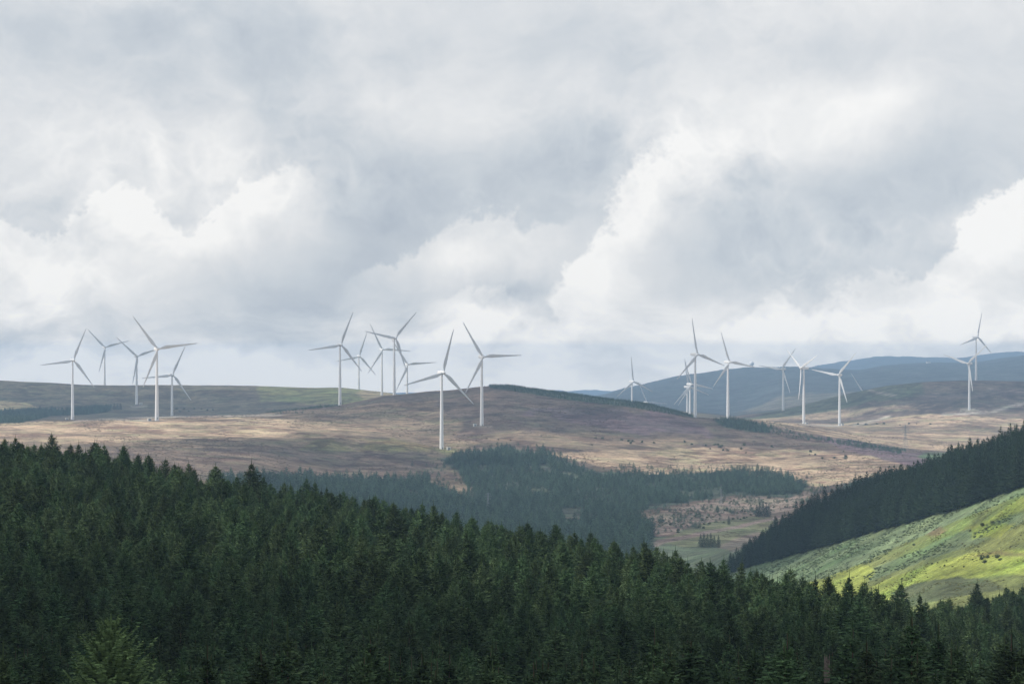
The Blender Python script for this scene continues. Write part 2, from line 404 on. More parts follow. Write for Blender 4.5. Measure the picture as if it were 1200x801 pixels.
zone([(850, 495), (900, 482), (1000, 458), (1070, 446), (1080, 462), (1000, 475), (930, 490)], (0.12, 0.125, 0.075), 3700, 4400, .6)
zone([(1060, 462), (1200, 455), (1200, 462), (1080, 468)], (0.19, 0.145, 0.13), 3800, 4400, 1.0, .7)
zone([(840, 494), (900, 486), (960, 478), (1050, 476), (1080, 480), (1000, 486), (920, 492)], STRAW, 3300, 4000, .8, .8)
zone(ALL, (0.058, 0.066, 0.068), 4400, 16100)  # far hills: cloud shade and blue haze painted into the ground colour
zone([(850, 490), (920, 464), (1000, 458), (1000, 480)], (0.18, 0.16, 0.12), 5000, 6500, .5, .7)
# valley floor and clear-fell
zone(rect(-1800, 560, 1600, 5000), TEAL, 1250, 1800)
zone([(735, 628), (760, 605), (800, 594), (870, 582), (945, 575), (960, 590), (900, 605), (830, 612), (780, 628)], ROUGH, 1300, 2300, .6)
zone([(765, 634), (830, 612), (880, 605), (918, 606), (895, 626), (850, 640), (800, 641)], FIELD, 1300, 2000, .3)
zone([(735, 645), (770, 632), (850, 618), (918, 604), (920, 607), (850, 622), (775, 636), (740, 652)], (0.21, 0.16, 0.14), 1300, 2100, .25)
zone([(840, 640), (890, 622), (905, 626), (860, 646)], (0.21, 0.16, 0.14), 1300, 1900, .3, .7)
zone([(985, 578), (1000, 566), (1080, 545), (1100, 548), (1020, 575)], (0.12, 0.16, 0.07), 1700, 2700, .5)
zone([(960, 582), (1010, 570), (1060, 560), (1060, 570), (970, 600)], DSTRAW, 1600, 2600, .5)
# the green hillside on the right
sl = (700, 1260)
zone(rect(780, 540, 3000, 900), OLIVE, *sl)
zone([(800, 700), (870, 664), (1000, 628), (1100, 600), (1200, 568), (1300, 540), (1300, 548), (1200, 579), (1120, 610), (1010, 660), (940, 690), (860, 720)], BRACK, *sl, .25)
zone([(1010, 672), (1100, 632), (1140, 618), (1200, 600), (1200, 612), (1150, 634), (1080, 658), (1020, 680)], BRACK, *sl, .5, .8)
zone([(930, 690), (1010, 660), (1025, 668), (1010, 690), (1060, 672), (1110, 653), (1150, 646), (1200, 644), (1320, 640), (1320, 676), (1180, 672), (1110, 684), (1050, 700), (930, 720)], GRASS, *sl, .5)
zone([(1135, 616), (1160, 612), (1190, 614), (1170, 628), (1138, 630)], GRASS, *sl, .5)
zone([(1150, 612), (1200, 582), (1300, 550), (1300, 570), (1200, 596), (1150, 618), (1120, 622)], (0.19, 0.205, 0.055), *sl, .4)
zone([(1040, 694), (1075, 682), (1120, 676), (1160, 678), (1180, 690), (1120, 700), (1060, 712)], (0.085, 0.10, 0.05), *sl, .5)
zone([(1130, 652), (1165, 645), (1200, 648), (1200, 652), (1160, 650)], (0.13, 0.10, 0.06), *sl, .6, .7)
zone([(1085, 625), (1102, 616), (1110, 622), (1098, 628)], (0.14, 0.095, 0.06), *sl, .5, .8)
# plantations: teal-green brush under the trees
P_UP = [(518, 537), (590, 522), (640, 533), (700, 553), (760, 555), (850, 553), (920, 560), (947, 572), (925, 583), (860, 580), (790, 592), (745, 600), (690, 606), (640, 605), (560, 592), (548, 585), (556, 572), (540, 555)]
P_LO = [(250, 563), (340, 562), (400, 563), (500, 564), (530, 577), (545, 592), (600, 598), (680, 608), (740, 606), (762, 620), (768, 655), (720, 668), (560, 650), (380, 612), (250, 592)]
P_LEFT = [(-200, 488), (0, 482), (50, 481), (132, 477), (128, 482), (100, 486), (60, 487), (45, 491), (0, 501), (-200, 512)]
P_CREST = [(573, 449), (600, 450), (650, 456), (700, 463), (760, 471), (800, 479), (815, 489), (790, 486), (740, 477), (690, 471), (640, 465), (600, 458), (575, 454)]
P_STRIP = [(835, 493), (870, 492), (905, 501), (960, 512), (1010, 519), (1060, 528), (1055, 531), (1000, 524), (950, 517), (900, 508), (880, 506), (850, 501)]
P_BACK = [(315, 482), (370, 476), (400, 473), (404, 476), (370, 481), (318, 487)]
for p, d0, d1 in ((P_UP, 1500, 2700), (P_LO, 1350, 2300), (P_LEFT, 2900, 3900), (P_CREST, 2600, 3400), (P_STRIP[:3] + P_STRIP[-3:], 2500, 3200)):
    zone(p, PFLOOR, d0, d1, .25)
# tracks
def trail(pts, w, d0, d1, col=TRACK, f=.9):
    for (a, b), (c, e) in zip(pts[:-1], pts[1:]):
        t = np.clip((UU - a) / (c - a + 1e-6), 0, 1)
        m = (np.abs(UU - a - t * (c - a)) < 2) & (np.abs(VV - b - t * (e - b)) < w) & (DD > d0) & (DD < d1)
        cover[m] = cover[m] * (1 - f) + np.array(col) * f
trail([(1105, 485.5), (1136, 484), (1165, 482), (1185, 476), (1215, 470)], 1.7, 3500, 4200, (0.42, 0.37, 0.32))
trail([(1000, 498), (1025, 493), (1042, 488)], 1.6, 3400, 3900)
trail([(1021, 452), (1019, 456), (1026, 460), (1050, 463)], 1.3, 3800, 4300, (0.38, 0.33, 0.28))
trail([(150, 489), (230, 487.6), (330, 486)], 1.2, 2700, 3400, (0.40, 0.34, 0.29))
trail([(86, 493), (130, 491), (186, 493)], 1.0, 2500, 3300, (0.38, 0.32, 0.27))
trail([(939, 497), (962, 498.5), (984, 499)], 1.1, 3200, 3850)
trail([(572, 588), (592, 590)], 1.0, 1500, 2300, (0.4, 0.4, 0.36), .7)
cover = np.clip(cover, 0, 1)
for _ in range(1):
    cover[:, 1:-1] = 0.25 * cover[:, :-2] + 0.5 * cover[:, 1:-1] + 0.25 * cover[:, 2:]

for (u_, v_, d_, r_, c_) in ((163, 474.5, 3750, 14, (0.34, 0.31, 0.27)), (520, 529, 2418, 16, (0.20, 0.19, 0.09)), (939, 496, 3442, 13, (0.42, 0.36, 0.29)), (984, 498.5, 3758, 15, (0.44, 0.38, 0.31)), (1136, 484, 3843, 15, (0.40, 0.35, 0.29)), (186, 492, 2643, 10, (0.24, 0.2, 0.16)), (567, 500, 2690, 10, (0.22, 0.18, 0.14))):
    m_ = np.hypot(XX - px2xy(u_, d_), (DD - d_) * .6) < r_
    cover[m_] = c_
def ground_material():
    m = bpy.data.materials.new('moorland'); m.use_nodes = True
    nt = m.node_tree; X.nt = nt
    b = nt.nodes['Principled BSDF']; b.inputs['Roughness'].default_value = 0.95; b.inputs['Specular IOR Level'].default_value = 0.15
    at = nt.nodes.new('ShaderNodeAttribute'); at.attribute_name = 'cover'
    g = nt.nodes.new('ShaderNodeNewGeometry')
    n1 = X(noise(g.outputs['Position'], 0.012, 6, 0.62, 0.4).outputs['Fac'])
    n2 = X(noise(g.outputs['Position'], 0.07, 6, 0.65, 0.3).outputs['Fac'])
    n3 = X(noise(g.outputs['Position'], 0.55, 3, 0.6).outputs['Fac'])
    n5 = X(noise(g.outputs['Position'], 2.2, 3, 0.65).outputs['Fac'])
    f = n1.lin(0.28, 0.72, 0.5, 1.5) * n2.lin(0.28, 0.72, 0.45, 1.55) * n3.lin(0.25, 0.75, 0.6, 1.4) * n5.lin(0.3, 0.7, 0.7, 1.3)
    mul = nt.nodes.new('ShaderNodeVectorMath'); mul.operation = 'SCALE'
    nt.links.new(at.outputs['Color'], mul.inputs[0]); nt.links.new(f.s, mul.inputs['Scale'])
    n6 = X(noise(g.outputs['Position'], 0.016, 7, 0.66, 0.6).outputs['Fac']); n7 = X(noise(g.outputs['Position'], 0.045, 6, 0.68, 0.4).outputs['Fac'])
    sep = nt.nodes.new('ShaderNodeSeparateXYZ'); nt.links.new(g.outputs['Position'], sep.inputs[0])
    patch = (n6 * 0.6 + n7 * 0.4).smooth(0.50, 0.545) * X(sep.outputs[1]).smooth(1350, 1700)
    pm = nt.nodes.new('ShaderNodeMix'); pm.data_type = 'RGBA'; pm.blend_type = 'MULTIPLY'
    nt.links.new(patch.s, pm.inputs[0]); nt.links.new(mul.outputs[0], pm.inputs[6]); pm.inputs[7].default_value = (0.60, 0.53, 0.55, 1)
    n8 = X(noise(g.outputs['Position'], 0.0065, 4, 0.55, 0.8).outputs['Fac'])
    line = X.m('ABSOLUTE', n8 - 0.5).smooth(0.002, 0.010, 1.0, 0.0) * X(sep.outputs[1]).smooth(1350, 1700) * 0.75
    gm = nt.nodes.new('ShaderNodeMix'); gm.data_type = 'RGBA'; gm.blend_type = 'MULTIPLY'
    nt.links.new(line.s, gm.inputs[0]); nt.links.new(pm.outputs[2], gm.inputs[6]); gm.inputs[7].default_value = (0.50, 0.46, 0.42, 1)
    # drier / greener sward in patches
    hs = nt.nodes.new('ShaderNodeMix'); hs.data_type = 'RGBA'; hs.blend_type = 'MULTIPLY'
    n4 = X(noise(g.outputs['Position'], 0.02, 5, 0.6, 0.5).outputs['Fac'])
    tint = ramp(n4, [(0.3, (1.10, 1.0, 0.90)), (0.5, (1, 1, 1)), (0.66, (0.76, 1.02, 0.74))])
    hs.inputs[0].default_value = 0.6
    nt.links.new(gm.outputs[2], hs.inputs[6]); nt.links.new(tint, hs.inputs[7])
    nt.links.new(hs.outputs[2], b.inputs['Base Color'])
    bu = nt.nodes.new('ShaderNodeBump'); bu.inputs['Strength'].default_value = 0.9; bu.inputs['Distance'].default_value = 1.6
    hgt = n2 * 1.6 + n3 * 0.5
    nt.links.new(hgt.s, bu.inputs['Height']); nt.links.new(bu.outputs[0], b.inputs['Normal'])
    return m

def build_ground():
    nr, nc = ZG.shape
    co = np.stack([XX, DD, ZG + ZC], -1).reshape(-1, 3).astype(np.float32)
    i = np.arange(nr - 1)[:, None] * nc + np.arange(nc - 1)[None]
    q = np.stack([i, i + 1, i + nc + 1, i + nc], -1).reshape(-1, 4).astype(np.int32)
    me = bpy.data.meshes.new('ground')
    me.vertices.add(len(co)); me.vertices.foreach_set('co', co.ravel())
    me.loops.add(q.size); me.loops.foreach_set('vertex_index', q.ravel())
    me.polygons.add(len(q)); me.polygons.foreach_set('loop_start', np.arange(0, q.size, 4, dtype=np.int32))
    me.polygons.foreach_set('use_smooth', np.ones(len(q), bool))
    me.update(calc_edges=True)
    a = me.color_attributes.new('cover', 'FLOAT_COLOR', 'POINT')
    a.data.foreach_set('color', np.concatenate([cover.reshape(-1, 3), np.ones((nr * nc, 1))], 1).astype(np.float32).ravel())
    me.materials.append(ground_material())
    tag(obj('ground', me), kind='structure')
build_ground()

# ------------------------------------------------------------------ air
def build_haze():
    m = bpy.data.materials.new('haze'); m.use_nodes = True
    nt = m.node_tree; nt.nodes.clear()
    o = nt.nodes.new('ShaderNodeOutputMaterial'); v = nt.nodes.new('ShaderNodeVolumePrincipled')
    v.inputs['Color'].default_value = (0.43, 0.65, 0.93, 1); v.inputs['Density'].default_value = 9.8e-5
    v.inputs['Anisotropy'].default_value = 0.0
    nt.links.new(v.outputs[0], o.inputs['Volume'])
    x, y0, y1, z0, z1 = 9500, -120, 16400, ZC - 290, ZC + 175
    vs = [(-x, y0, z0), (x, y0, z0), (x, y1, z0), (-x, y1, z0), (-x, y0, z1), (x, y0, z1), (x, y1, z1), (-x, y1, z1)]
    fs = [(3, 2, 1, 0), (4, 5, 6, 7), (0, 1, 5, 4), (1, 2, 6, 5), (2, 3, 7, 6), (3, 0, 4, 7)]
    tag(obj('haze', mesh_np('haze', vs, fs, [m])), kind='stuff')
build_haze()

# ------------------------------------------------------------------ the broken cloud overhead that shades part of the land
def build_clouds():
    m = bpy.data.materials.new('cloud'); m.use_nodes = True
    nt = m.node_tree; nt.nodes.clear()
    o = nt.nodes.new('ShaderNodeOutputMaterial'); v = nt.nodes.new('ShaderNodeVolumePrincipled')
    v.inputs['Color'].default_value = (0.97, 0.97, 0.97, 1); v.inputs['Density'].default_value = 0.014
    v.inputs['Anisotropy'].default_value = 0.5
    nt.links.new(v.outputs[0], o.inputs['Volume'])
    H = 2600.0
    SH = [  # shaded ground: centre x, y, half width, half depth
        (-20, 130, 300, 210, 110), (165, 1300, 130, 130, 60), (20, 1700, 420, 330, 10), (60, 2950, 330, 330, 30), (-620, 3650, 480, 420, 40),
        (820, 4150, 420, 330, 45), (-150, 2290, 150, 120, 60),
    ]
    for k, (cx, cyy, rx, ry, th) in enumerate(SH):
        bm = bmesh.new(); bmesh.ops.create_icosphere(bm, subdivisions=4, radius=1.0)
        off = Vector((k * 7.7, 3.1 * k, 0))
        for vt in bm.verts:
            p = vt.co.copy()
            n = mnoise.fractal(p * 2.1 + off, 0.6, 2.2, 4)
            s = 1.0 + 0.26 * n
            vt.co = Vector((p.x * rx * s, p.y * ry * s, p.z * th * s))
        z0 = ZC + H
        t = (H + 90) / math.sin(SUN_EL)
        c = obj('cloud', bm_mesh(bm, 'cloud', [m], True), loc=(cx + SUN_DIR.x * t, cyy + SUN_DIR.y * t, z0))
        tag(c, kind='stuff')
build_clouds()

# ------------------------------------------------------------------ materials
def simple(name, col, rough=0.6, var=0.0, scale=1.0, spec=0.3):
    m = bpy.data.materials.new(name); m.use_nodes = True
    nt = m.node_tree; X.nt = nt; b = nt.nodes['Principled BSDF']
    b.inputs['Roughness'].default_value = rough; b.inputs['Specular IOR Level'].default_value = spec
    if var:
        tc = nt.nodes.new('ShaderNodeTexCoord')
        n = X(noise(tc.outputs['Object'], scale, 4, 0.6).outputs['Fac'])
        c = ramp(n, [(0.25, tuple(x * (1 - var) for x in col)), (0.75, tuple(min(1, x * (1 + var)) for x in col))])
        nt.links.new(c, b.inputs['Base Color'])
    else: b.inputs['Base Color'].default_value = (*col, 1)
    return m

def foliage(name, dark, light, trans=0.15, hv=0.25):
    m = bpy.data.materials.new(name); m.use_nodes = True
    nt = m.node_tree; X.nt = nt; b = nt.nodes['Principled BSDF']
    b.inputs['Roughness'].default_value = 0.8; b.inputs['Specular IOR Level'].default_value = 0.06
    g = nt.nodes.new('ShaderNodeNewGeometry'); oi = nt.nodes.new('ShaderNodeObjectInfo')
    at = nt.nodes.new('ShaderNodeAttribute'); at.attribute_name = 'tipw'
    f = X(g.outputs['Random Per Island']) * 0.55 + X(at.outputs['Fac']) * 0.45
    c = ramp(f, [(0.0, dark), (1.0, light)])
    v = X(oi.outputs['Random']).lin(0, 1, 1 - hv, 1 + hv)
    h = nt.nodes.new('ShaderNodeHueSaturation')
    X.nt.links.new(v.s, h.inputs['Value'])
    hue = X.m('FRACT', X(oi.outputs['Random']) * 7.31).lin(0, 1, 0.477, 0.517)
    X.nt.links.new(hue.s, h.inputs['Hue'])
    nt.links.new(c, h.inputs['Color'])
    nt.links.new(h.outputs[0], b.inputs['Base Color'])
    t = nt.nodes.new('ShaderNodeBsdfTranslucent'); nt.links.new(h.outputs[0], t.inputs[0])
    mx = nt.nodes.new('ShaderNodeMixShader'); mx.inputs[0].default_value = trans
    nt.links.new(b.outputs[0], mx.inputs[1]); nt.links.new(t.outputs[0], mx.inputs[2])
    nt.links.new(mx.outputs[0], nt.nodes['Material Output'].inputs['Surface'])
    return m

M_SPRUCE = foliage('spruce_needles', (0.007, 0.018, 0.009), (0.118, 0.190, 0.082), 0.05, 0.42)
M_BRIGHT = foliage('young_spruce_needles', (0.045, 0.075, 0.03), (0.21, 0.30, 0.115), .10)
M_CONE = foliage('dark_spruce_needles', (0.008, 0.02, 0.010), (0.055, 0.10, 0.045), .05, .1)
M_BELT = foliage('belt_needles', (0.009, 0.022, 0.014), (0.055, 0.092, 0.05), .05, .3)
M_BLUE = foliage('plantation_needles', (0.036, 0.07, 0.048), (0.125, 0.19, 0.118), .15, .4)  # teal of the valley haze partly painted into the needle colour
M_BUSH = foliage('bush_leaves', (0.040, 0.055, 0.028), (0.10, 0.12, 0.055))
M_HEATHER = foliage('heather_leaves', (0.09, 0.075, 0.05), (0.20, 0.165, 0.11))
M_BARK = simple('bark', (0.11, 0.075, 0.055), 0.9, 0.4, 6.0)
M_DEAD = simple('dead_wood', (0.145, 0.118, 0.10), 0.9, 0.55, 7.0)
M_DEADG = simple('weathered_wood', (0.36, 0.33, 0.29), 0.9, 0.3, 5.0)
M_WHITE = simple('turbine_paint', (0.78, 0.79, 0.80), 0.42, 0.05, 0.2, 0.4)
M_BLADE = simple('blade_gelcoat', (0.66, 0.68, 0.70), 0.38, 0.05, 0.15, 0.4)
M_DOOR = simple('grey_steel', (0.25, 0.27, 0.29), 0.5)
M_KIOSK = simple('kiosk_paint', (0.74, 0.73, 0.69), 0.6, 0.08, 1.0)
M_ROOF = simple('slate_roof', (0.16, 0.16, 0.17), 0.8, 0.2, 1.0)
M_STEEL = simple('galvanised_steel', (0.24, 0.25, 0.26), 0.55)
M_CONC = simple('concrete_pad', (0.38, 0.36, 0.33), 0.9, 0.15, 1.0)

# ------------------------------------------------------------------ trees
def crown_mesh(name, H, rad, whorls, per, twigs, mat, seed, power=0.85, base=0.08, tw=0.16, tl=1.0, droop=0.0, spike=0.05, ragged=0.25):
    r = random.Random(seed)
    vs, fs, tip = [], [], []
    def quad(a, b, c, d, w):
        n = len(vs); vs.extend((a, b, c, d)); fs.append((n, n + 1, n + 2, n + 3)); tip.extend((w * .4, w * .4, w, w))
    UP = Vector((0, 0, 1))
    # leader
    top = H
    for k in range(3):
        an = k * 2.1 + r.random(); p = Vector((math.cos(an), math.sin(an), 0)) * 0.07 * H / 12
        quad(Vector((0, 0, H * (1 - spike * 1.6))) - p, Vector((0, 0, H * (1 - spike * 1.6))) + p, Vector((0, 0, top)) + p * .15, Vector((0, 0, top)) - p * .15, .8)
    for w in range(whorls):
        t = (w + 0.5 + r.uniform(-.25, .25)) / whorls
        h = H * (base + (1 - base - spike) * t)
        L0 = rad * (1 - t) ** power * (1 if t > .18 else 0.8 + t) + 0.012 * H
        n = max(4, int(per * (0.65 + 0.5 * (1 - t))))
        ph = r.random() * 6.28
        for k in range(n):
            an = ph + 6.283 * (k + r.uniform(-.3, .3)) / n
            L = L0 * (1 + r.uniform(-ragged, ragged)) * (1.0 if r.random() > .08 else 1.25)
            d = Vector((math.cos(an), math.sin(an), 0))
            e0 = (0.75 * t + 0.02 - droop * (1 - t) + r.uniform(-.12, .12))
            curve = 0.16 + r.uniform(-.06, .1)
            side = d.cross(UP)
            org = Vector((0, 0, h + r.uniform(-.01, .01) * H))
            def at(q): return org + d * (L * q * math.cos(e0)) + UP * (L * (q * math.sin(e0) - 0.22 * q * (1 - q) * (1.3 - t) + curve * q * q * 0.6))
            m = max(2, int(twigs * (0.35 + 0.65 * L / (rad + .01))))
            ww = tw * (0.7 + 0.5 * r.random())
            a, b, c = at(0.12), at(0.6), at(1.0)
            wv = (side + UP * r.uniform(-.25, .25)).normalized() * ww * .42
            quad(a - wv, a + wv, b + wv, b - wv, .25)
            quad(b - wv, b + wv, c + wv * .25, c - wv * .25, .8)
            for j in range(m):
                q = 0.18 + 0.80 * (j + r.uniform(.1, .9)) / m
                p0 = at(q)
                for sg in (-1, 1):
                    ll = (0.20 + 0.34 * (1 - q)) * L * tl * r.uniform(.7, 1.25) + 0.05
                    dirv = (d * r.uniform(.55, .9) + side * sg * r.uniform(.6, 1.0) + UP * r.uniform(-.32, .22)).normalized()
                    p1 = p0 + dirv * ll
                    wn = dirv.cross(UP * r.uniform(.35, .9) + d * r.uniform(.3, 1.0) + side * sg * r.uniform(-.1, .5)).normalized() * ww * r.uniform(.5, .95)
                    lo = UP * (-0.05 * ll)
                    quad(p0 - wn * .6 + lo, p0 + wn * .6 + lo, p1 + wn * .3, p1 - wn * .3, r.uniform(.3, 1.0) * (.5 + .5 * q))
    me = mesh_np(name, vs, fs, [mat])
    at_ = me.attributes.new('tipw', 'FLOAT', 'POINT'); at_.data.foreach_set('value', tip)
    return me

def trunk_mesh(name, H, r0, mat, seed=0):
    bm = bmesh.new(); rr = random.Random(seed); n = 7; rings = []
    for k in range(6):
        t = k / 5; r = r0 * (1 - .93 * t) * (1.35 if k == 0 else 1)
        cx, cyy = rr.uniform(-.05, .05) * t, rr.uniform(-.05, .05) * t
        rings.append([bm.verts.new((cx + r * math.cos(6.283 * i / n), cyy + r * math.sin(6.283 * i / n), H * .97 * t - (0.4 if k == 0 else 0))) for i in range(n)])
    for a, b in zip(rings[:-1], rings[1:]):
        for i in range(n): bm.faces.new((a[i], a[(i + 1) % n], b[(i + 1) % n], b[i]))
    return bm_mesh(bm, name, [mat], True)

NEAR = []
for k in range(7):
    H = 13.0
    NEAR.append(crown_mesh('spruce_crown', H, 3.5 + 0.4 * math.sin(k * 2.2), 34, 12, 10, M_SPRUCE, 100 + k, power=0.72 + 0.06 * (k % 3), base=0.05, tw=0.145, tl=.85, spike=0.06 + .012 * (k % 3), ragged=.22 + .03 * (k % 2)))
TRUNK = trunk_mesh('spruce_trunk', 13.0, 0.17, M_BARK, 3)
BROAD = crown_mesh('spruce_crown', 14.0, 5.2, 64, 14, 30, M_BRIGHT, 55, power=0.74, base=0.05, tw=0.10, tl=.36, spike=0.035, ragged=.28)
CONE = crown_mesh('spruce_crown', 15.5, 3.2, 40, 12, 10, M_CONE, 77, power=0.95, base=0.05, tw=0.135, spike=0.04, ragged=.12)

# positions of the foreground plantation
sp = 3.2
gx, gy = np.meshgrid(np.arange(-270, 340, sp), np.arange(128, 660, sp))
gx = gx + rng.uniform(-.85, .85, gx.shape); gy = gy + rng.uniform(-.85, .85, gy.shape)
px, py = gx.ravel(), gy.ravel()
u = px / py * F + 600
lim = ridge_d(u) + 24 + 14 * fbm(px / 12.0, py * 0, 3)
ok = (u > -430) & (u < 1640) & (py < lim)
px, py, u = px[ok], py[ok], u[ok]
pz = ground(px, py)
ps = np.clip(0.98 + 0.30 * fbm(px / 22.0, py / 22.0, 3) + rng.normal(0, .105, px.shape), .5, 1.45)
ps *= np.interp(py, [180, 330], [1.08, .97]) * np.interp(u, [1050, 1200], [1, .95])
tops_v = HV - (pz + 13.0 * ps) / py * F
keep = (tops_v < 845) & (rng.random(px.shape) > .10)
# keep clear ground round the specimens placed by hand
SPEC = [(130, 150.0), (1078, 335.0), (968, 172.0)]
for su, sd in SPEC:
    sx = (su - 600) / F * sd
    rr_ = 3.6 if su == 130 else 2.2
    keep &= np.hypot(px - sx, py - sd) > rr_
    # nothing in front of them hides them
    if su != 1078:
        keep &= ~((np.abs(u - su) < (75 if su == 130 else 26)) & (py < sd))
px, py, pz, ps, u, tops_v = (q[keep] for q in (px, py, pz, ps, u, tops_v))
order = np.argsort(py + np.where((u > 4) & (u < 1196) & (tops_v < 775), 0, 5000))
near_i = order[:296]; far_i = order[296:]

def tree_thing(x, y, z, s, rz, crown, trunk, name='spruce_tree'):
    e = empty(name, (x, y, z + ZC - .1), rz); e.scale = (s, s, s)
    obj('crown', crown, e); obj('trunk', trunk, e)
    return e
for n, i in enumerate(near_i):
    e = tree_thing(float(px[i]), float(py[i]), float(pz[i]), float(ps[i]), rng.uniform(0, 6.28), NEAR[n % 7], TRUNK)
    w = rng.uniform(.9, 1.12); e.scale = (ps[i] * w, ps[i] * w, ps[i])
    tag(e, 'dark green spruce in the nearest crowded ranks along the bottom edge of the photo', 'spruce tree', 'spruces in the nearest ranks of the foreground plantation')
def at_uv(u_, d, s=0): 
    x = (u_ - 600) / F * d
    return x, d, float(ground(np.array([x]), np.array([d]))[0])
x, y, z = at_uv(130, 150.0)
tt = -(716 - HV) / F * 150.0
e = tree_thing(x, y, z, (tt - z) / 14.0, .6, BROAD, TRUNK)
tag(e, 'broad bushy spruce with lighter fresh green needles, alone in front at bottom left', 'spruce tree')
x, y, z = at_uv(1078, 335.0)
tt = -(691 - HV) / F * 335.0
e = tree_thing(x, y, z, (tt - z) / 15.5, 1.1, CONE, TRUNK)
tag(e, 'tall dark evenly conical spruce standing above its neighbours against the green hillside', 'spruce tree')

# ---- scattered masses
def scatter_group(name, pts, scl, srcs, kind='stuff', lean=0.0):
    """one object: a vertex per plant, each drawn as one of the source crowns"""
    me = bpy.data.meshes.new(name); n = len(pts)
    me.vertices.add(n); me.vertices.foreach_set('co', np.asarray(pts, np.float32).ravel())
    a = me.attributes.new('size', 'FLOAT_VECTOR', 'POINT'); a.data.foreach_set('vector', np.asarray(scl, np.float32).ravel())
    a = me.attributes.new('turn', 'FLOAT_VECTOR', 'POINT')
    rot = np.stack([rng.normal(0, lean, n), rng.normal(0, lean, n), rng.uniform(0, 6.283, n)], -1)
    a.data.foreach_set('vector', rot.astype(np.float32).ravel())
    a = me.attributes.new('sort', 'INT', 'POINT'); a.data.foreach_set('value', rng.integers(0, len(srcs), n).astype(np.int32))
    o = obj(name, me); tag(o, kind=kind)
    ng = bpy.data.node_groups.new(name + '_plants', 'GeometryNodeTree')
    ng.interface.new_socket('Geometry', in_out='INPUT', socket_type='NodeSocketGeometry')
    ng.interface.new_socket('Geometry', in_out='OUTPUT', socket_type='NodeSocketGeometry')
    gi = ng.nodes.new('NodeGroupInput'); go = ng.nodes.new('NodeGroupOutput')
    ip = ng.nodes.new('GeometryNodeInstanceOnPoints'); jn = ng.nodes.new('GeometryNodeJoinGeometry')
    for s in reversed(srcs):
        oi = ng.nodes.new('GeometryNodeObjectInfo'); oi.inputs['Object'].default_value = s; oi.inputs['As Instance'].default_value = True
        ng.links.new(oi.outputs['Geometry'], jn.inputs[0])
    def attr(nm, dt):
        q = ng.nodes.new('GeometryNodeInputNamedAttribute'); q.data_type = dt; q.inputs[0].default_value = nm
        return q.outputs[0]
    ng.links.new(gi.outputs[0], ip.inputs['Points']); ng.links.new(jn.outputs[0], ip.inputs['Instance'])
    ip.inputs['Pick Instance'].default_value = True
    ng.links.new(attr('sort', 'INT'), ip.inputs['Instance Index'])
    er = ng.nodes.new('FunctionNodeEulerToRotation'); ng.links.new(attr('turn', 'FLOAT_VECTOR'), er.inputs[0])
    ng.links.new(er.outputs[0], ip.inputs['Rotation'])
    ng.links.new(attr('size', 'FLOAT_VECTOR'), ip.inputs['Scale'])
    ng.links.new(ip.outputs[0], go.inputs[0])
    md = o.modifiers.new('plants', 'NODES'); md.node_group = ng
    return o
near_crowns = []
seen = set()
for o in list(COL.objects):
    if o.name.startswith('crown') and o.data in NEAR and o.data.name not in seen:
        seen.add(o.data.name); near_crowns.append(o)
fp = np.stack([px[far_i], py[far_i], pz[far_i] + ZC - .1], -1)
wv = rng.uniform(.88, 1.15, len(far_i))
fs_ = np.stack([ps[far_i] * wv, ps[far_i] * wv, ps[far_i]], -1)
scatter_group('spruce_forest', fp, fs_, near_crowns, lean=.035)

# trees one can single out further off; they also lend their crowns to the far woods
def small_tree(u_, d, h, kind, label, cat, group=None, name='spruce_tree', w=1.0, rz=None):
    me, h0, tr = kind
    x, y, z = at_uv(u_, d)
    e = empty(name, (x, y, z + ZC - .1), rng.uniform(0, 6.28) if rz is None else rz)
    s = h / h0; e.scale = (s * w, s * w, s)
    c = obj('crown', me, e); obj('trunk', tr, e)
    tag(e, label, cat, group)
    return c
MID = [(crown_mesh('spruce_crown', 18.0, 4.0, 22, 8, 5, M_BELT, 300 + k, power=.68, base=.04, tw=.32, ragged=.2), 18.0, trunk_mesh('spruce_trunk', 18.0, .25, M_BARK, k)) for k in range(4)]
PLT = [(crown_mesh('spruce_crown', 8.0, 2.5, 9, 7, 3, M_BLUE, 400 + k, power=.7, base=.03, tw=.42, ragged=.25), 8.0, trunk_mesh('spruce_trunk', 8.0, .14, M_BARK, k)) for k in range(4)]

def bush_mesh(name, r, n, mat, seed, flat=.75, leaf=.35):
    q = random.Random(seed); vs, fs, tip = [], [], []
    lobes = [(Vector((q.uniform(-.5, .5) * r, q.uniform(-.5, .5) * r, q.uniform(.25, .75) * r * flat)), q.uniform(.4, .62) * r) for _ in range(6)]
    for k in range(n):
        c, rr = q.choice(lobes)
        d = Vector((q.gauss(0, 1), q.gauss(0, 1), q.gauss(0, 1))).normalized()
        p = c + d * rr * q.uniform(.7, 1.05)
        p.z = max(p.z, .02)
        t = Vector((q.gauss(0, 1), q.gauss(0, 1), q.gauss(0, .7))).normalized() * leaf * q.uniform(.6, 1.2)
        s = t.cross(d + Vector((q.gauss(0, .4), q.gauss(0, .4), q.gauss(0, .4)))).normalized() * leaf * .55
        i = len(vs); vs.extend((p - t * .5, p + s, p + t * .7, p - s)); fs.append((i, i + 1, i + 2, i + 3)); tip.extend([max(0, d.z)] * 4)  # upward-facing leaves get the paler tone
    me = mesh_np(name, vs, fs, [mat]); a = me.attributes.new('tipw', 'FLOAT', 'POINT'); a.data.foreach_set('value', tip)
    return me
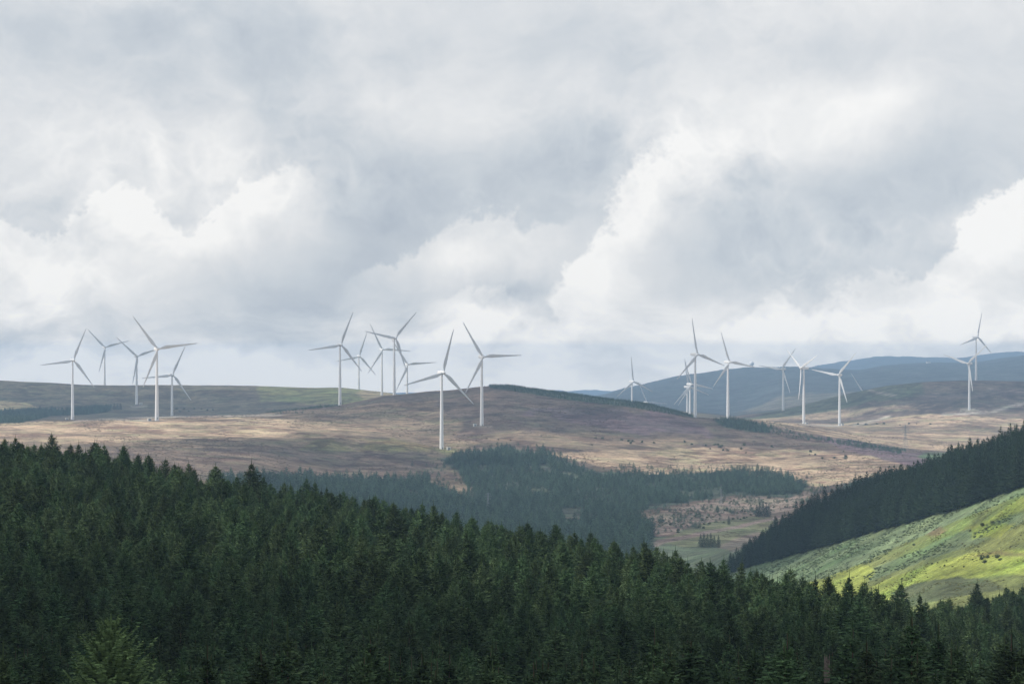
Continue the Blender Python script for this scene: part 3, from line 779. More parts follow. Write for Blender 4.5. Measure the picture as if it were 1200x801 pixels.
def stems_mesh(name, r, seed):
    q = random.Random(seed); vs, fs = [], []
    for k in range(5):
        a = q.random() * 6.28; top = Vector((math.cos(a) * r * .45, math.sin(a) * r * .45, r * .6)); b = Vector((math.cos(a), math.sin(a), 0)) * .06 * r
        n = len(vs); w = .05 * r
        for p, ww in ((b - Vector((0, 0, .2)), w), (top, w * .3)):
            for j in range(4): vs.append(p + Vector((math.cos(1.57 * j), math.sin(1.57 * j), 0)) * ww)
        for j in range(4): fs.append((n + j, n + (j + 1) % 4, n + 4 + (j + 1) % 4, n + 4 + j))
    return mesh_np(name, vs, fs, [M_BARK])
BUSH = [(bush_mesh('bush_foliage', 1.6, 190, M_BUSH, 500 + k), stems_mesh('bush_stems', 1.6, k)) for k in range(4)]
HEA = [(bush_mesh('heather_foliage', 1.0, 90, M_HEATHER, 600 + k, .55, .3), stems_mesh('heather_stems', 1.0, k)) for k in range(3)]
def bush(u_, d, r, kind, label, cat, group=None, name='bush', tall=1.0):
    x, y, z = at_uv(u_, d)
    e = empty(name, (x, y, z + ZC - .05), rng.uniform(0, 6.28)); s = r / (1.6 if kind in BUSH else 1.0)
    e.scale = (s, s, s * tall)
    f = obj('foliage', kind[0], e); obj('stems', kind[1], e)
    tag(e, label, cat, group)
    return f
def d_at(u_, v_, d0, d1):
    """distance at which the ground of this column is seen at row v"""
    ds = np.linspace(d0, d1, 800); xs = (u_ - 600) / F * ds
    vv = HV - ground(xs, ds) / ds * F
    return float(ds[np.argmin(np.abs(vv - v_))])

# the two conifer clumps on the valley floor
mid_src, plt_src = [], []
for k, (du, h) in enumerate(((821, 11), (825, 12), (829, 11), (833, 12), (837, 10), (842, 10))):
    d = d_at(du, 641, 1350, 1800)
    mid_src.append(small_tree(du, d, h * .85, MID[k % 4], 'dark conifer in the small clump on the green valley floor', 'conifer', 'conifers in the valley floor clump', 'conifer_tree'))
for k, (du, h) in enumerate(((887, 12), (890, 13), (894, 13), (898, 12), (901, 12))):
    d = d_at(du, 605, 1500, 2100)
    small_tree(du, d, h * .9, MID[(k + 1) % 4], 'dark conifer in the tight clump at the top corner of the brown valley field', 'conifer', 'conifers at the field corner', 'conifer_tree')
small_tree(854, d_at(854, 614, 1400, 2000), 7, MID[2], 'single dark young conifer on the brown bank above the valley field', 'conifer', None, 'conifer_tree')
for du in (47, 61):
    c = small_tree(du, d_at(du, 481, 3450, 4000), 8.5, MID[0], 'lone dark tree on the far left plantation edge, %s' % ('beside the straw coloured field' if du == 47 else 'nearer the leftmost turbine'), 'tree', None, 'conifer_tree', 1.6)
for k, du in enumerate((134, 137.5, 141)):
    small_tree(du, d_at(du, 480, 3400, 4000), 11, MID[k], 'dark tree in the dense clump at the right end of the far left plantation', 'tree', 'trees in the clump by the far left plantation', 'conifer_tree', 1.3)
c = small_tree(271, d_at(271, 563, 1500, 2300), 9, PLT[0], 'young tree beside the small white building at the valley edge', 'conifer', None, 'conifer_tree')
plt_src.append(c)
for k, (du, dv) in enumerate(((547, 541), (552, 545), (520, 548), (483, 546))):
    plt_src.append(small_tree(du if k else 533, d_at(du if k else 533, dv, 1900, 2500), 6, PLT[k], 'young conifer standing alone in the heather beside the firebreak', 'conifer', 'lone young conifers by the firebreak', 'conifer_tree'))

def fill(poly, d0, d1, spacing, h, var, srcs, h0, name, jit=.6, drop=.10, wide=1.0, gap=-.45):
    us = [p[0] for p in poly]; x0 = min((min(us) - 600) / F * d0, (min(us) - 600) / F * d1); x1 = max((max(us) - 600) / F * d0, (max(us) - 600) / F * d1)
    gx, gy = np.meshgrid(np.arange(x0, x1, spacing), np.arange(d0, d1, spacing))
    gx = (gx + rng.uniform(-.42, .42, gx.shape) * spacing).ravel(); gy = (gy + rng.uniform(-.42, .42, gy.shape) * spacing).ravel()
    gz = ground(gx, gy); uu, vv = project(gx, gy, gz)
    m = inpoly(uu + 16 * fbm(gx / 40.0, gy / 100.0, 3) * jit * 2, vv + 6 * fbm(gx / 40.0 + 9, gy / 100.0, 3) * jit * 2, poly) & (rng.random(gx.shape) > drop)
    m &= fbm(gx / 26.0 + 3, gy / 50.0, 3) > gap
    gx, gy, gz = gx[m], gy[m], gz[m]
    s = np.clip(h / h0 * (1 + var * 1.6 * fbm(gx / 35.0, gy / 60.0, 3) + rng.normal(0, var * .6, gx.shape)), h / h0 * .4, h / h0 * 1.7)
    w = rng.uniform(.9, 1.2, gx.shape) * wide
    print(name, len(gx))
    return scatter_group(name, np.stack([gx, gy, gz + ZC - .1], -1), np.stack([s * w, s * w, s], -1), srcs)
fill(P_UP, 1500, 2600, 4.3, 5.6, .40, plt_src, 8.0, 'spruce_plantation', gap=-.40, jit=.8)
fill(P_LO, 1400, 2300, 4.6, 8.5, .40, plt_src, 8.0, 'conifer_woodland', gap=-.3)
fill(P_LEFT, 2900, 3900, 4.5, 6.5, .2, plt_src, 8.0, 'spruce_plantation', jit=.1)
fill(P_CREST, 2700, 3330, 4.4, 3.2, .25, plt_src, 8.0, 'spruce_plantation', jit=.1)
fill(P_STRIP[:3] + P_STRIP[-3:], 2500, 3200, 4.0, 4.5, .35, plt_src, 8.0, 'spruce_plantation', jit=.25)
fill(P_STRIP[2:-2], 2500, 3200, 5.0, 2.6, .4, plt_src, 8.0, 'scrub_growth', jit=.25, drop=.35, wide=1.6)
fill(P_BACK, 2900, 3800, 6.5, 2.4, .3, plt_src, 8.0, 'scrub_growth', jit=.4, drop=.4, wide=1.5)
FRINGE = [(495, 540), (560, 527), (590, 516), (640, 524), (700, 544), (760, 547), (850, 545), (940, 552), (985, 570), (960, 590), (900, 602), (800, 612), (745, 622), (730, 600), (640, 600), (540, 590)]
fill(FRINGE, 1500, 2700, 7.0, 3.4, .5, plt_src, 8.0, 'scrub_growth', jit=.5, drop=.72, wide=1.3)
fill([(735, 628), (760, 605), (800, 594), (870, 582), (945, 575), (1000, 560), (1090, 545), (1060, 560), (960, 592), (900, 603), (830, 614), (780, 628)], 1350, 2600, 5.0, 1.7, .5, plt_src, 8.0, 'scrub_growth', jit=.4, drop=.62, wide=2.2)
fill([(960, 586), (1000, 566), (1080, 545), (1105, 548), (1030, 572)], 1600, 2700, 5.0, 2.6, .5, plt_src, 8.0, 'scrub_growth', jit=.4, drop=.45, wide=2.2)
# spruce belt along the shoulder of the green hillside
bx, by = np.meshgrid(np.arange(60, 520, 3.3), np.arange(780, 1420, 3.3))
bx = (bx + rng.uniform(-.9, .9, bx.shape)).ravel(); by = (by + rng.uniform(-.9, .9, by.shape)).ravel()
bu_ = bx / by * F + 600
cd = crest_d(bu_)
mk = (bu_ > 852) & (bu_ < 1640) & (by > cd + 3 + 5 * fbm(bx / 9.0, by * 0, 2)) & (by < cd + np.interp(bu_, [850, 875, 910, 1000, 1200], [10, 26, 50, 85, 95]))
bx, by = bx[mk], by[mk]; bz = ground(bx, by); bu_ = bu_[mk]
bs = np.clip(1.0 + .22 * fbm(bx / 20.0, by / 20.0, 3) + rng.normal(0, .07, bx.shape), .7, 1.3) * np.interp(bu_, [850, 880, 950], [.55, .82, 1.02])
scatter_group('spruce_belt', np.stack([bx, by, bz + ZC - .1], -1), np.stack([bs, bs, bs], -1), mid_src[:4], lean=.015)

# ---- bushes
hb = []
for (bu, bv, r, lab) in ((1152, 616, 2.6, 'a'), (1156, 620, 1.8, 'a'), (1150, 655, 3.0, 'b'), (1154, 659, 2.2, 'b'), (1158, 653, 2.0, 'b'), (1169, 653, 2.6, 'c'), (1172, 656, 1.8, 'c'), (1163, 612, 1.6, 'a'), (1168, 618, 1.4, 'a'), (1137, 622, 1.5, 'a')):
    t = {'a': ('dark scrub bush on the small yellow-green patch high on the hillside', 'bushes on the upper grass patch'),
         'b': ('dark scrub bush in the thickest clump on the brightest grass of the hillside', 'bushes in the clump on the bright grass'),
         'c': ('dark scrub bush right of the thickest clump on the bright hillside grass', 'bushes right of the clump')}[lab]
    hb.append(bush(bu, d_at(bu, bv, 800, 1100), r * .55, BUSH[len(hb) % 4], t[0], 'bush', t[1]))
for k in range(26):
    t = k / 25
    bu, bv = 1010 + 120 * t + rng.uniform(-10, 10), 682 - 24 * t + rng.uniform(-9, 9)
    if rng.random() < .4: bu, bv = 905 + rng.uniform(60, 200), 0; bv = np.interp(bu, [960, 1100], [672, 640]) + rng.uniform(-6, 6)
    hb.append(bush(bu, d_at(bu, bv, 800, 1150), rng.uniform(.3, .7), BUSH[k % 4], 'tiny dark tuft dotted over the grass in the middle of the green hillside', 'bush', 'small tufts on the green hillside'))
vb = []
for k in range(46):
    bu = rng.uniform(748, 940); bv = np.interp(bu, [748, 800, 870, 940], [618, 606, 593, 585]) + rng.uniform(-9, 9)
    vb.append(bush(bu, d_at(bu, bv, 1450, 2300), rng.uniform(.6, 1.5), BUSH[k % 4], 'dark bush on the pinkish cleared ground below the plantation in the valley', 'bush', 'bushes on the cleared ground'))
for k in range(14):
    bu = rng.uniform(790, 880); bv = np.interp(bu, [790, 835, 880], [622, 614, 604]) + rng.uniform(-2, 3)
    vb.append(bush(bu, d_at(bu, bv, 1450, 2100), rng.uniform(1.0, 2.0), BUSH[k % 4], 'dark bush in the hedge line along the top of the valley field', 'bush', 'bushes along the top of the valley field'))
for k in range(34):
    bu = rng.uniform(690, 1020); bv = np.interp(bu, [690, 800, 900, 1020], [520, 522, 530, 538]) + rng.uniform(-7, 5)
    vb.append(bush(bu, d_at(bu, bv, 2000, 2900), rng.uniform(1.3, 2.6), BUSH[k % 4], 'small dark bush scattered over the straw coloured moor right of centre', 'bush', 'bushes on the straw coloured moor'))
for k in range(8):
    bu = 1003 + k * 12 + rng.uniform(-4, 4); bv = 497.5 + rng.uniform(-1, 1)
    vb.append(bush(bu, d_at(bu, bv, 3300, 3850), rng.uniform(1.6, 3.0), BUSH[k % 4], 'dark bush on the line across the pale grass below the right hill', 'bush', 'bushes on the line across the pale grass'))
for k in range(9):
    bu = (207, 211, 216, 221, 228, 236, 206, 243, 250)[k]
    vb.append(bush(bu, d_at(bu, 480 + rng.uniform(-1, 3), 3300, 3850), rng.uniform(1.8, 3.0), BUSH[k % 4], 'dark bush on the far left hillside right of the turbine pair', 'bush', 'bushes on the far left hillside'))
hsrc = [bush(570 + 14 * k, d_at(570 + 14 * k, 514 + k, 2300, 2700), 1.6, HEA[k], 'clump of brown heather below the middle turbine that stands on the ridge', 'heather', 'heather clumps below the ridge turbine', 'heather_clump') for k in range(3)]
M_FERN = foliage('bracken_fronds', (0.085, 0.12, 0.062), (0.165, 0.22, 0.115), .25, .2)
M_TUFT = foliage('tussock_blades', (0.085, 0.085, 0.032), (0.20, 0.20, 0.06), .15, .3)
FERN = [(bush_mesh('bracken_foliage', 1.0, 70, M_FERN, 700 + k, .5, .42), stems_mesh('bracken_stems', 1.0, k)) for k in range(3)]
TUFT = [(bush_mesh('tussock_foliage', .7, 50, M_TUFT, 720 + k, .6, .34), stems_mesh('tussock_stems', .7, k)) for k in range(3)]
fsrc = [bush(1012 + 30 * k, d_at(1012 + 30 * k, 650 - 6 * k, 800, 1200), .9, FERN[k], 'pale green bracken patch on the band below the spruce belt', 'bracken', 'bracken patches on the upper band', 'bracken_clump') for k in range(3)]
tsrc = [bush(1100 + 14 * k, d_at(1100 + 14 * k, 641 - 2 * k, 800, 1150), .8, TUFT[k], 'olive grass tussock on the middle of the green hillside', 'tussock', 'tussocks on the hillside', 'grass_tussock') for k in range(3)]
hx = rng.uniform(60, 330, 60000); hy = rng.uniform(700, 1240, 60000); hzz = ground(hx, hy); hu_, hv_ = project(hx, hy, hzz)
on = (hu_ > 850) & (hu_ < 1330) & (hy < crest_d(hu_) + 2) & (hv_ < 735) & (hy > ridge_d(hu_) + 60)
BRP = [(800, 700), (870, 664), (1000, 628), (1100, 600), (1200, 568), (1330, 535), (1330, 545), (1200, 579), (1120, 610), (1010, 660), (940, 690), (860, 720)]
BRP2 = [(1010, 672), (1100, 632), (1140, 618), (1200, 600), (1200, 612), (1150, 634), (1080, 658), (1020, 680)]
wob_u = hu_ + 14 * fbm(hx / 10.0, hy / 24.0, 4); wob_v = hv_ + 6 * fbm(hx / 10.0 + 7, hy / 24.0, 4)
inb = inpoly(wob_u, wob_v, BRP) | inpoly(wob_u, wob_v, BRP2)
m1 = on & inb & (fbm(hx / 7.0, hy / 14.0, 4) > -.12)
m2 = on & ~inb & (fbm(hx / 9.0 + 3, hy / 16.0, 4) > .16)
for nm, m_, src, k0, k1 in (('hillside_bracken', m1, fsrc, .45, 1.0), ('hillside_grass', m2, tsrc, .4, 1.0)):
    ii = np.nonzero(m_)[0]; ss = rng.uniform(k0, k1, len(ii)); print(nm, len(ii))
    scatter_group(nm, np.stack([hx[ii], hy[ii], hzz[ii] + ZC - .08], -1), np.stack([ss, ss, ss * .42], -1), src)
# tussocks and heather over the open moor, past counting
tx = rng.uniform(-900, 700, 60000); ty = rng.uniform(1700, 3250, 60000)
tz = ground(tx, ty); tu, tv = project(tx, ty, tz)
mk = (tu > -60) & (tu < 1260) & (tv > 470)
for p in (P_UP, P_LO, P_STRIP): mk &= ~inpoly(tu, tv, p)
mk &= fbm(tx / 55.0, ty / 120.0, 4) > 0.02
tx, ty, tz = tx[mk][:15000], ty[mk][:15000], tz[mk][:15000]
ts = rng.uniform(.35, 1.1, len(tx))
scatter_group('moor_vegetation', np.stack([tx, ty, tz + ZC - .1], -1), np.stack([ts * 1.5, ts * 1.5, ts * .55], -1), hsrc)

# ------------------------------------------------------------------ wind turbines
HUB = 78.0; ROT = 45.5
def lathe(bm, prof, n=28, axis='Z', cap=True):
    rings = []
    for r, h in prof:
        rings.append([bm.verts.new((r * math.cos(6.283185 * i / n), r * math.sin(6.283185 * i / n), h) if axis == 'Z' else (r * math.cos(6.283185 * i / n), h, r * math.sin(6.283185 * i / n))) for i in range(n)])
    for a, b in zip(rings[:-1], rings[1:]):
        for i in range(n): bm.faces.new((a[i], a[(i + 1) % n], b[(i + 1) % n], b[i]))
    if cap:
        bm.faces.new(rings[0]); bm.faces.new(rings[-1])
    bmesh.ops.recalc_face_normals(bm, faces=bm.faces)
def tower_mesh():
    bm = bmesh.new()
    lathe(bm, [(2.2, -9.0), (2.15, 0.0), (1.82, 25.0), (1.48, 50.0), (1.12, 76.4)], 32, cap=False)
    return bm_mesh(bm, 'tower', [M_WHITE], True)
def nacelle_mesh():
    bm = bmesh.new(); n = 20; rings = []
    prof = [(-3.1, 1.25, 1.35, 0), (-2.6, 1.6, 1.7, 0), (-1.0, 1.8, 1.95, .1), (4.5, 1.8, 1.95, .15), (7.2, 1.6, 1.7, .25), (8.0, 1.2, 1.25, .35)]
    for y, hx, hz, cz in prof:
        ring = []
        for i in range(n):
            a = 6.283185 * i / n; c, s = math.cos(a), math.sin(a)
            e = .45
            ring.append(bm.verts.new((hx * abs(c) ** e * (1 if c > 0 else -1), y, cz + hz * abs(s) ** e * (1 if s > 0 else -1))))
        rings.append(ring)
    for a, b in zip(rings[:-1], rings[1:]):
        for i in range(n): bm.faces.new((a[i], a[(i + 1) % n], b[(i + 1) % n], b[i]))
    bm.faces.new(rings[0]); bm.faces.new(rings[-1])
    bmesh.ops.recalc_face_normals(bm, faces=bm.faces)
    return bm_mesh(bm, 'nacelle', [M_WHITE])
def hub_mesh():
    bm = bmesh.new()
    lathe(bm, [(1.5, 1.4), (1.75, .9), (1.75, -.6), (1.55, -1.4), (1.05, -2.1), (.45, -2.5), (.05, -2.62)], 24, 'Y')
    return bm_mesh(bm, 'hub', [M_WHITE], True)
def blade_mesh():
    bm = bmesh.new(); n = 14; rings = []
    st = [(1.0, 1.0, 1.0, 0), (2.6, 1.0, 1.0, 2), (5.0, 1.35, .8, 14), (8.5, 1.95, .42, 13), (11.5, 1.95, .33, 11), (17, 1.55, .25, 8), (25, 1.15, .18, 5), (33, .85, .13, 2.5), (40, .6, .09, 1), (43.8, .38, .06, 0), (45.2, .16, .04, 0), (45.5, .03, .02, 0)]
    for z, c, th, tw in st:
        ring = []
        for i in range(n):
            a = 6.283185 * i / n
            px_, py_ = c * math.cos(a), th * math.sin(a) * (1.0 if c <= 1.01 and z < 3 else (.6 + .4 * math.cos(a)))
            if z > 3: px_ += -.35 * c
            q = R(tw); ring.append(bm.verts.new((px_ * math.cos(q) - py_ * math.sin(q), px_ * math.sin(q) + py_ * math.cos(q) - .0011 * max(0, z - 10) ** 2 * .6, z)))
        rings.append(ring)
    for a, b in zip(rings[:-1], rings[1:]):
        for i in range(n): bm.faces.new((a[i], a[(i + 1) % n], b[(i + 1) % n], b[i]))
    bm.faces.new(rings[0]); bm.faces.new(rings[-1])
    bmesh.ops.recalc_face_normals(bm, faces=bm.faces)
    return bm_mesh(bm, 'blade', [M_BLADE], True)
def box_bm(bm, x0, x1, y0, y1, z0, z1):
    v = [bm.verts.new(p) for p in ((x0, y0, z0), (x1, y0, z0), (x1, y1, z0), (x0, y1, z0), (x0, y0, z1), (x1, y0, z1), (x1, y1, z1), (x0, y1, z1))]
    for f in ((3, 2, 1, 0), (4, 5, 6, 7), (0, 1, 5, 4), (1, 2, 6, 5), (2, 3, 7, 6), (3, 0, 4, 7)): bm.faces.new([v[i] for i in f])
def door_mesh():
    bm = bmesh.new(); box_bm(bm, -.45, .45, -2.24, -2.0, .9, 3.2); return bm_mesh(bm, 'door', [M_DOOR])
def vane_mesh():
    bm = bmesh.new(); box_bm(bm, -.06, .06, 6.2, 6.32, 1.8, 3.4); box_bm(bm, -.5, .5, 6.2, 6.3, 3.403, 3.5); return bm_mesh(bm, 'wind_vane', [M_DOOR])
ME_T, ME_N, ME_H, ME_B, ME_D, ME_V = tower_mesh(), nacelle_mesh(), hub_mesh(), blade_mesh(), door_mesh(), vane_mesh()

def make_turbine():
    e = empty('wind_turbine', (0, 0, 0))
    t = obj('tower', ME_T, e); obj('door', ME_D, t)
    n = obj('nacelle', ME_N, e, (0, 0, HUB)); obj('wind_vane', ME_V, n)
    h = obj('hub', ME_H, e, (0, -4.6, HUB))
    for k in range(3):
        b = obj('blade', ME_B, h); b.rotation_euler = (0, R(120 * k), 0)
    return e
def copy_tree(o, parent=None):
    c = o.copy(); COL.objects.link(c); c.parent = parent
    for ch in o.children: copy_tree(ch, c)
    return c
# hub column and row, distance, phase of one blade clockwise from upright, yaw, label
TB = [
    (86.3, 422, 3180, 22, 28, 'leftmost white turbine, in front of the dark far left plantation'),
    (123.3, 406.8, 4250, 75, 24, 'white turbine right of the leftmost one, its tower foot hidden by the skyline'),
    (161.1, 417.3, 3780, 71, 25, 'thin white turbine on the dark hillside left of the tallest in the left cluster'),
    (185, 408.6, 2643, 82, 22, 'tallest white turbine of the left cluster, at the top of the straw slope'),
    (202.5, 439, 3450, 24, 22, 'low white turbine right behind the tallest one of the left cluster'),
    (399.8, 403.8, 3125, 21, 24, 'white turbine left of the middle cluster, in front of the lit green hill'),
    (421.3, 417.3, 4250, 18, 20, 'faint white turbine behind the lit green hill, blades posed like the larger one leftward'),
    (448.4, 409.4, 3790, 93, 18, 'white turbine whose base touches the right end of the lit green hill'),
    (463.6, 395.8, 3200, 41, 26, 'highest reaching white turbine of the middle cluster, rising from the moor skyline'),
    (478.1, 426.9, 3650, 86, 20, 'low white turbine whose hub stands just above the moor skyline in the middle cluster'),
    (519.8, 436.5, 2418, 14, 26, 'nearest white turbine, standing lowest on the moor just above the valley plantation'),
    (566.2, 417.9, 2690, 88, 20, 'white turbine on the brown moor with one blade pointing level to the right'),
    (742.3, 446.9, 4300, -6, 32, 'small white turbine peeping over the dark tree strip where the blue ridge starts'),
    (758.5, 471.5, 4700, -27, 30, 'turbine mostly hidden behind the dark tree strip with only blades showing above it'),
    (810.5, 450, 4000, -20, 34, 'small white turbine right of its twin, half behind the tall moor end tower'),
    (807.3, 453.2, 4150, -12, 34, 'second small turbine behind the tall moor end tower, left of its twin'),
    (817.5, 415, 2958, -12, 36, 'tall white turbine standing on the right end of the brown moor skyline'),
    (855.2, 424, 3358, -20, 30, 'tall white turbine second from the moor end, at the start of the pale grass saddle'),
    (916.2, 432.3, 4160, 38, -36, 'white turbine behind the green left shoulder of the right hill'),
    (938.7, 431.2, 3442, -53, -63, 'white turbine seen nearly side on with its long nacelle visible, on the pale grass'),
    (982.5, 439.2, 3758, 41, -30, 'white turbine on the pale grass beside the track, with a white kiosk at its foot'),
    (1012, 459.5, 4520, -38, 25, 'turbine hidden behind the right hill with a single blade showing over its left shoulder'),
    (1134.3, 425.8, 3843, 49, -38, 'white turbine on the right hillside where the pale track ends'),
    (1145.9, 394.9, 4330, 12, 32, 'highest white turbine on the right, standing behind the top of the right hill'),
]
proto = None
TPOS = []
for (hu, hv, d, ph, yaw, lab) in TB:
    e = make_turbine() if proto is None else copy_tree(proto)
    if proto is None: proto = e
    ax = Vector((math.sin(R(yaw)), -math.cos(R(yaw)), 0)) * 4.6
    hx, hz = (hu - 600) / F * d, -(hv - HV) / F * d
    e.location = (hx - ax.x, d - ax.y, hz - HUB + ZC); e.rotation_euler = (0, 0, R(yaw))
    for ch in e.children:
        if ch.name.startswith('hub'): ch.rotation_euler = (0, R(ph), 0)
    tag(e, lab, 'wind turbine', 'wind turbines on the moor')
    gz = float(ground(np.array([e.location.x]), np.array([e.location.y]))[0])
    TPOS.append((e.location.x, e.location.y, gz))
    print('turbine', round(hu), 'base minus ground', round(e.location.z - ZC - gz, 1))

# transformer kiosks beside some towers
def make_kiosk():
    e = empty('transformer_kiosk', (0, 0, 0))
    bm = bmesh.new(); box_bm(bm, -1.9, 1.9, -1.3, 1.3, -.5, 2.5); obj('body', bm_mesh(bm, 'body', [M_KIOSK]), e)
    bm = bmesh.new(); box_bm(bm, -2.1, 2.1, -1.5, 1.5, 2.503, 2.75); obj('roof', bm_mesh(bm, 'roof', [M_KIOSK]), e)
    for sx in (-.62, .62):
        bm = bmesh.new(); box_bm(bm, sx - .55, sx + .55, -1.36, -1.302, .1, 2.2); obj('door', bm_mesh(bm, 'door', [M_DOOR]), e)
    return e
kp = None
for ti, dx, dy, lab in ((0, -7, -3, 'small white kiosk left of the foot of the leftmost turbine'), (3, -7.5, -3, 'small white kiosk left of the tallest turbine of the left cluster'), (2, 7, -2, 'small white kiosk right of the thin turbine on the dark hillside'),
                        (10, 7.2, -2, 'small white kiosk right of the foot of the nearest turbine'), (11, -7.5, -2, 'small white kiosk left of the turbine on the brown moor'), (19, 3.5, -6, 'small white kiosk at the foot of the turbine seen side on'), (20, 3.8, -6, 'small white kiosk at the foot of the turbine beside the track')):
    e = make_kiosk() if kp is None else copy_tree(kp)
    if kp is None: kp = e
    x, y = TPOS[ti][0] + dx, TPOS[ti][1] + dy
    e.location = (x, y, float(ground(np.array([x]), np.array([y]))[0]) + ZC); e.rotation_euler = (0, 0, R(18))
    tag(e, lab, 'kiosk', 'transformer kiosks beside the turbines')

# ------------------------------------------------------------------ lattice pylons of the old line
def bar(vs, fs, a, b, w):
    a, b = Vector(a), Vector(b); d = (b - a).normalized(); s = d.orthogonal().normalized() * w; t = d.cross(s)
    n = len(vs)
    for p in (a, b):
        for q in (s + t, s - t, -s - t, -s + t): vs.append(p + q)
    for i in range(4): fs.append((n + i, n + (i + 1) % 4, n + 4 + (i + 1) % 4, n + 4 + i))
    fs.append((n + 3, n + 2, n + 1, n)); fs.append((n + 4, n + 5, n + 6, n + 7))
def make_pylon():
    e = empty('lattice_pylon', (0, 0, 0)); H = 28.0
    half = lambda z: np.interp(z, [0, 18, H], [2.6, .75, .35])
    for sx in (-1, 1):
        for sy in (-1, 1):
            vs, fs = [], []
            zz = [-.6, 0, 18, H]
            for a, b in zip(zz[:-1], zz[1:]): bar(vs, fs, (sx * half(a), sy * half(a), a), (sx * half(b), sy * half(b), b), .09)
            obj('leg', mesh_np('leg', vs, fs, [M_STEEL]), e)
    vs, fs = [], []
    zl = [0, 4.5, 8.5, 12, 15, 18, 20.5, 23, 25.5, H]
    for k, (a, b) in enumerate(zip(zl[:-1], zl[1:])):
        ha, hb_ = half(a), half(b)
        for sg in (-1, 1):
            bar(vs, fs, (-ha, sg * ha, a), (hb_, sg * hb_, b), .05); bar(vs, fs, (ha, sg * ha, a), (-hb_, sg * hb_, b), .05)
            bar(vs, fs, (sg * ha, -ha, a), (sg * hb_, hb_, b), .05)
    obj('bracing', mesh_np('bracing', vs, fs, [M_STEEL]), e)
    for z, L in ((19, 4.2), (22.5, 5.0), (26, 3.6)):
        vs, fs = [], []
        for sx in (-1, 1):
            bar(vs, fs, (0, 0, z), (sx * L, 0, z + .2), .08); bar(vs, fs, (0, 0, z + 1.5), (sx * L, 0, z + .25), .06)
            bar(vs, fs, (sx * L, 0, z + .1), (sx * L, 0, z - 1.4), .07)
        obj('crossarm', mesh_np('crossarm', vs, fs, [M_STEEL]), e)
    return e
pp = None
for (pu, pv, d0, d1, s, lab) in ((1061, 524, 2500, 2840, 1.0, 'grey lattice pylon against the pale grass left of the spruce belt'), (572, 600, 1500, 2200, .55, 'grey lattice pylon among the trees at the lower edge of the valley plantation'),
                          (845, 592, 1500, 2300, .5, 'small grey lattice pylon on the cleared ground below the plantation'), (1147, 528, 2500, 3400, .5, 'small dark lattice pylon just above the tops of the spruce belt')):
    e = make_pylon() if pp is None else copy_tree(pp)
    if pp is None: pp = e
    x, y, z = at_uv(pu, d_at(pu, pv, d0, d1)); e.location = (x, y, z + ZC); e.scale = (s, s, s); e.rotation_euler = (0, 0, R(20))
    tag(e, lab, 'pylon', 'lattice pylons crossing the valley')

# ------------------------------------------------------------------ far ridge: radar dome and huts; white building in the valley
x, y, z = at_uv(880.7, 7950.0)
e = empty('radar_dome', (x, y, z + ZC))
bm = bmesh.new(); lathe(bm, [(6.0, -8), (6.0, 6.0)], 24); obj('base', bm_mesh(bm, 'base', [M_KIOSK], False), e)
bm = bmesh.new(); lathe(bm, [(8.2 * math.cos(a), 12 + 8.2 * math.sin(a)) for a in np.linspace(-.75, 1.55, 12)], 28); obj('dome', bm_mesh(bm, 'dome', [M_WHITE], True), e)
tag(e, 'white radar dome on the crest of the far blue ridge', 'radar dome')
def house(name, u_, d, w, dp, h, rz, label, dz=0.0):
    x, y, z = at_uv(u_, d)
    e = empty(name, (x, y, z + ZC + dz), rz)
    bm = bmesh.new(); box_bm(bm, -w / 2, w / 2, -dp / 2, dp / 2, -1.5, h); obj('wall', bm_mesh(bm, 'wall', [M_KIOSK]), e)
    o = .3
    vs = [(-w / 2 - o, -dp / 2 - o, h - .05), (w / 2 + o, -dp / 2 - o, h - .05), (w / 2 + o, dp / 2 + o, h - .05), (-w / 2 - o, dp / 2 + o, h - .05), (-w / 2 - o, 0, h + dp * .36), (w / 2 + o, 0, h + dp * .36)]
    obj('roof', mesh_np('roof', vs, [(0, 1, 5, 4), (2, 3, 4, 5), (0, 4, 3), (1, 2, 5), (3, 2, 1, 0)], [M_ROOF]), e)
    for sx in (-.25, .25):
        bm = bmesh.new(); box_bm(bm, sx * w - .5, sx * w + .5, -dp / 2 - .06, -dp / 2 + .05, h * .35, h * .8); obj('window', bm_mesh(bm, 'window', [M_DOOR]), e)
    bm = bmesh.new(); box_bm(bm, -.5, .5, -dp / 2 - .06, -dp / 2 + .05, -.2, h * .75); obj('door', bm_mesh(bm, 'door', [M_DOOR]), e)
    tag(e, label, 'building')
house('small_building', 1088, 7950, 12, 8, 4.5, .2, 'tiny white building on the far ridge between the two rightmost groups of turbines')
house('small_building', 267, d_at(267, 560, 1500, 2300), 4.5, 4, 3.0, .5, 'small white building in front of a dark tree at the valley edge on the left')

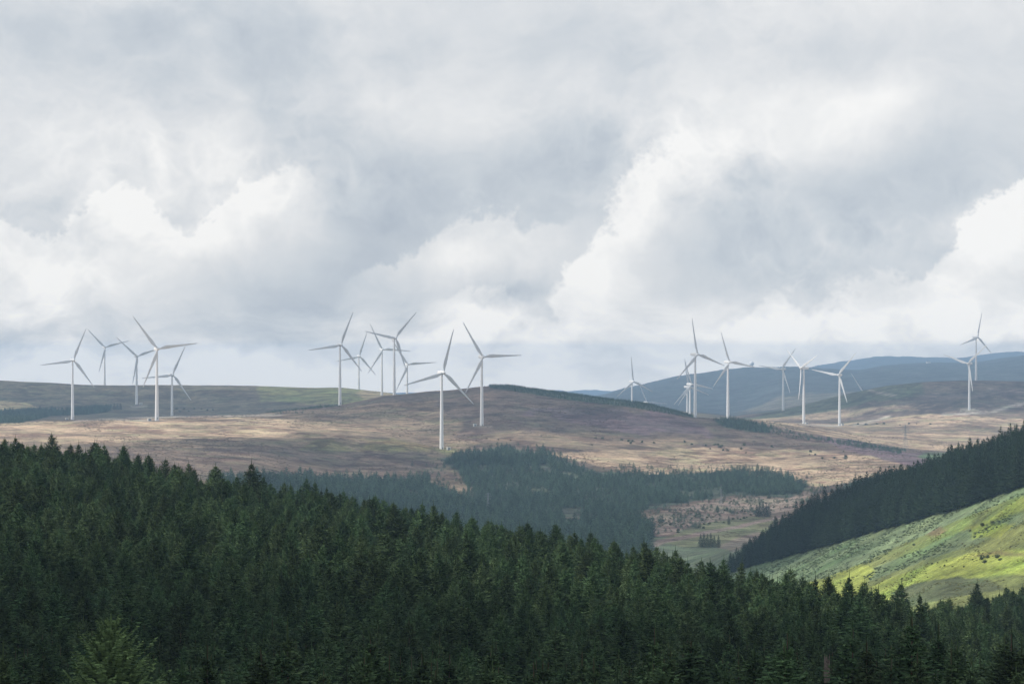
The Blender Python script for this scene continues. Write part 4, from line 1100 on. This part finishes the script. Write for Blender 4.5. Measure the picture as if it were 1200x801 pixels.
# ------------------------------------------------------------------ snag and dry stalks at the bottom right
def snag():
    x, y, z = at_uv(967.5, 172.0)
    top = -(773 - HV) / F * 172.0
    H = top - z
    bm = bmesh.new(); n = 12; rings = []; q = random.Random(5)
    for k in range(12):
        t = k / 11; r = .25 - .05 * t; rings.append([bm.verts.new((r * math.cos(6.283 * i / n) * q.uniform(.9, 1.08) + .1 * t, r * math.sin(6.283 * i / n) * q.uniform(.9, 1.08), H * t + (q.uniform(-.5, .55) if k == 11 else 0) - (.4 if k == 0 else 0))) for i in range(n)])
    for a, b in zip(rings[:-1], rings[1:]):
        for i in range(n): bm.faces.new((a[i], a[(i + 1) % n], b[(i + 1) % n], b[i]))
    c = bm.verts.new((.1, 0, H - .5))
    for i in range(n): bm.faces.new((rings[-1][i], rings[-1][(i + 1) % n], c))
    e = empty('dead_tree', (x, y, z + ZC))
    obj('trunk', bm_mesh(bm, 'trunk', [M_DEAD], False), e)
    for k in range(5):
        vs, fs = [], []; h = H * (.80 + .035 * k); a = q.random() * 6.28
        bar(vs, fs, (.1, 0, h), (.1 + math.cos(a) * .7, math.sin(a) * .7, h - .1 + .2 * q.random()), .03)
        obj('branch', mesh_np('branch', vs, fs, [M_DEADG]), e)
    tag(e, 'broken brown dead trunk standing bare at the bottom right', 'dead tree')
snag()
def stalk(u_, vtop, d, lab, seed):
    q = random.Random(seed); x, y, z = at_uv(u_, d); H = -(vtop - HV) / F * d - z
    vs, fs = [], []
    def grow(p, dirv, L, w, dep):
        e = p + dirv * L; bar(vs, fs, p, e, w)
        if dep:
            for _ in range(3): grow(p + dirv * L * q.uniform(.5, 1), (dirv + Vector((q.gauss(0, .5), q.gauss(0, .5), q.gauss(0, .25)))).normalized(), L * .45, w * .6, dep - 1)
    e = empty('bare_sapling', (x, y, z + ZC))
    pts = Vector((0, 0, -.3)); bar(vs, fs, pts, (0, 0, H * .8), .05)
    obj('stem', mesh_np('stem', vs, fs, [M_DEADG]), e)
    vs, fs = [], []
    for k in range(7): grow(Vector((0, 0, H * (.72 + .03 * k))), Vector((q.gauss(0, .8), q.gauss(0, .8), .6)).normalized(), H * .09, .028, 2)
    obj('twigs', mesh_np('twigs', vs, fs, [M_DEADG]), e)
    tag(e, lab, 'sapling')
stalk(1050, 778, 180.0, 'pale bare sapling among the young spruces right of the broken trunk', 3)
stalk(1086, 780, 178.0, 'pale bare sapling at the bottom edge, further right of the broken trunk', 8)
print('objects', len(bpy.data.objects))
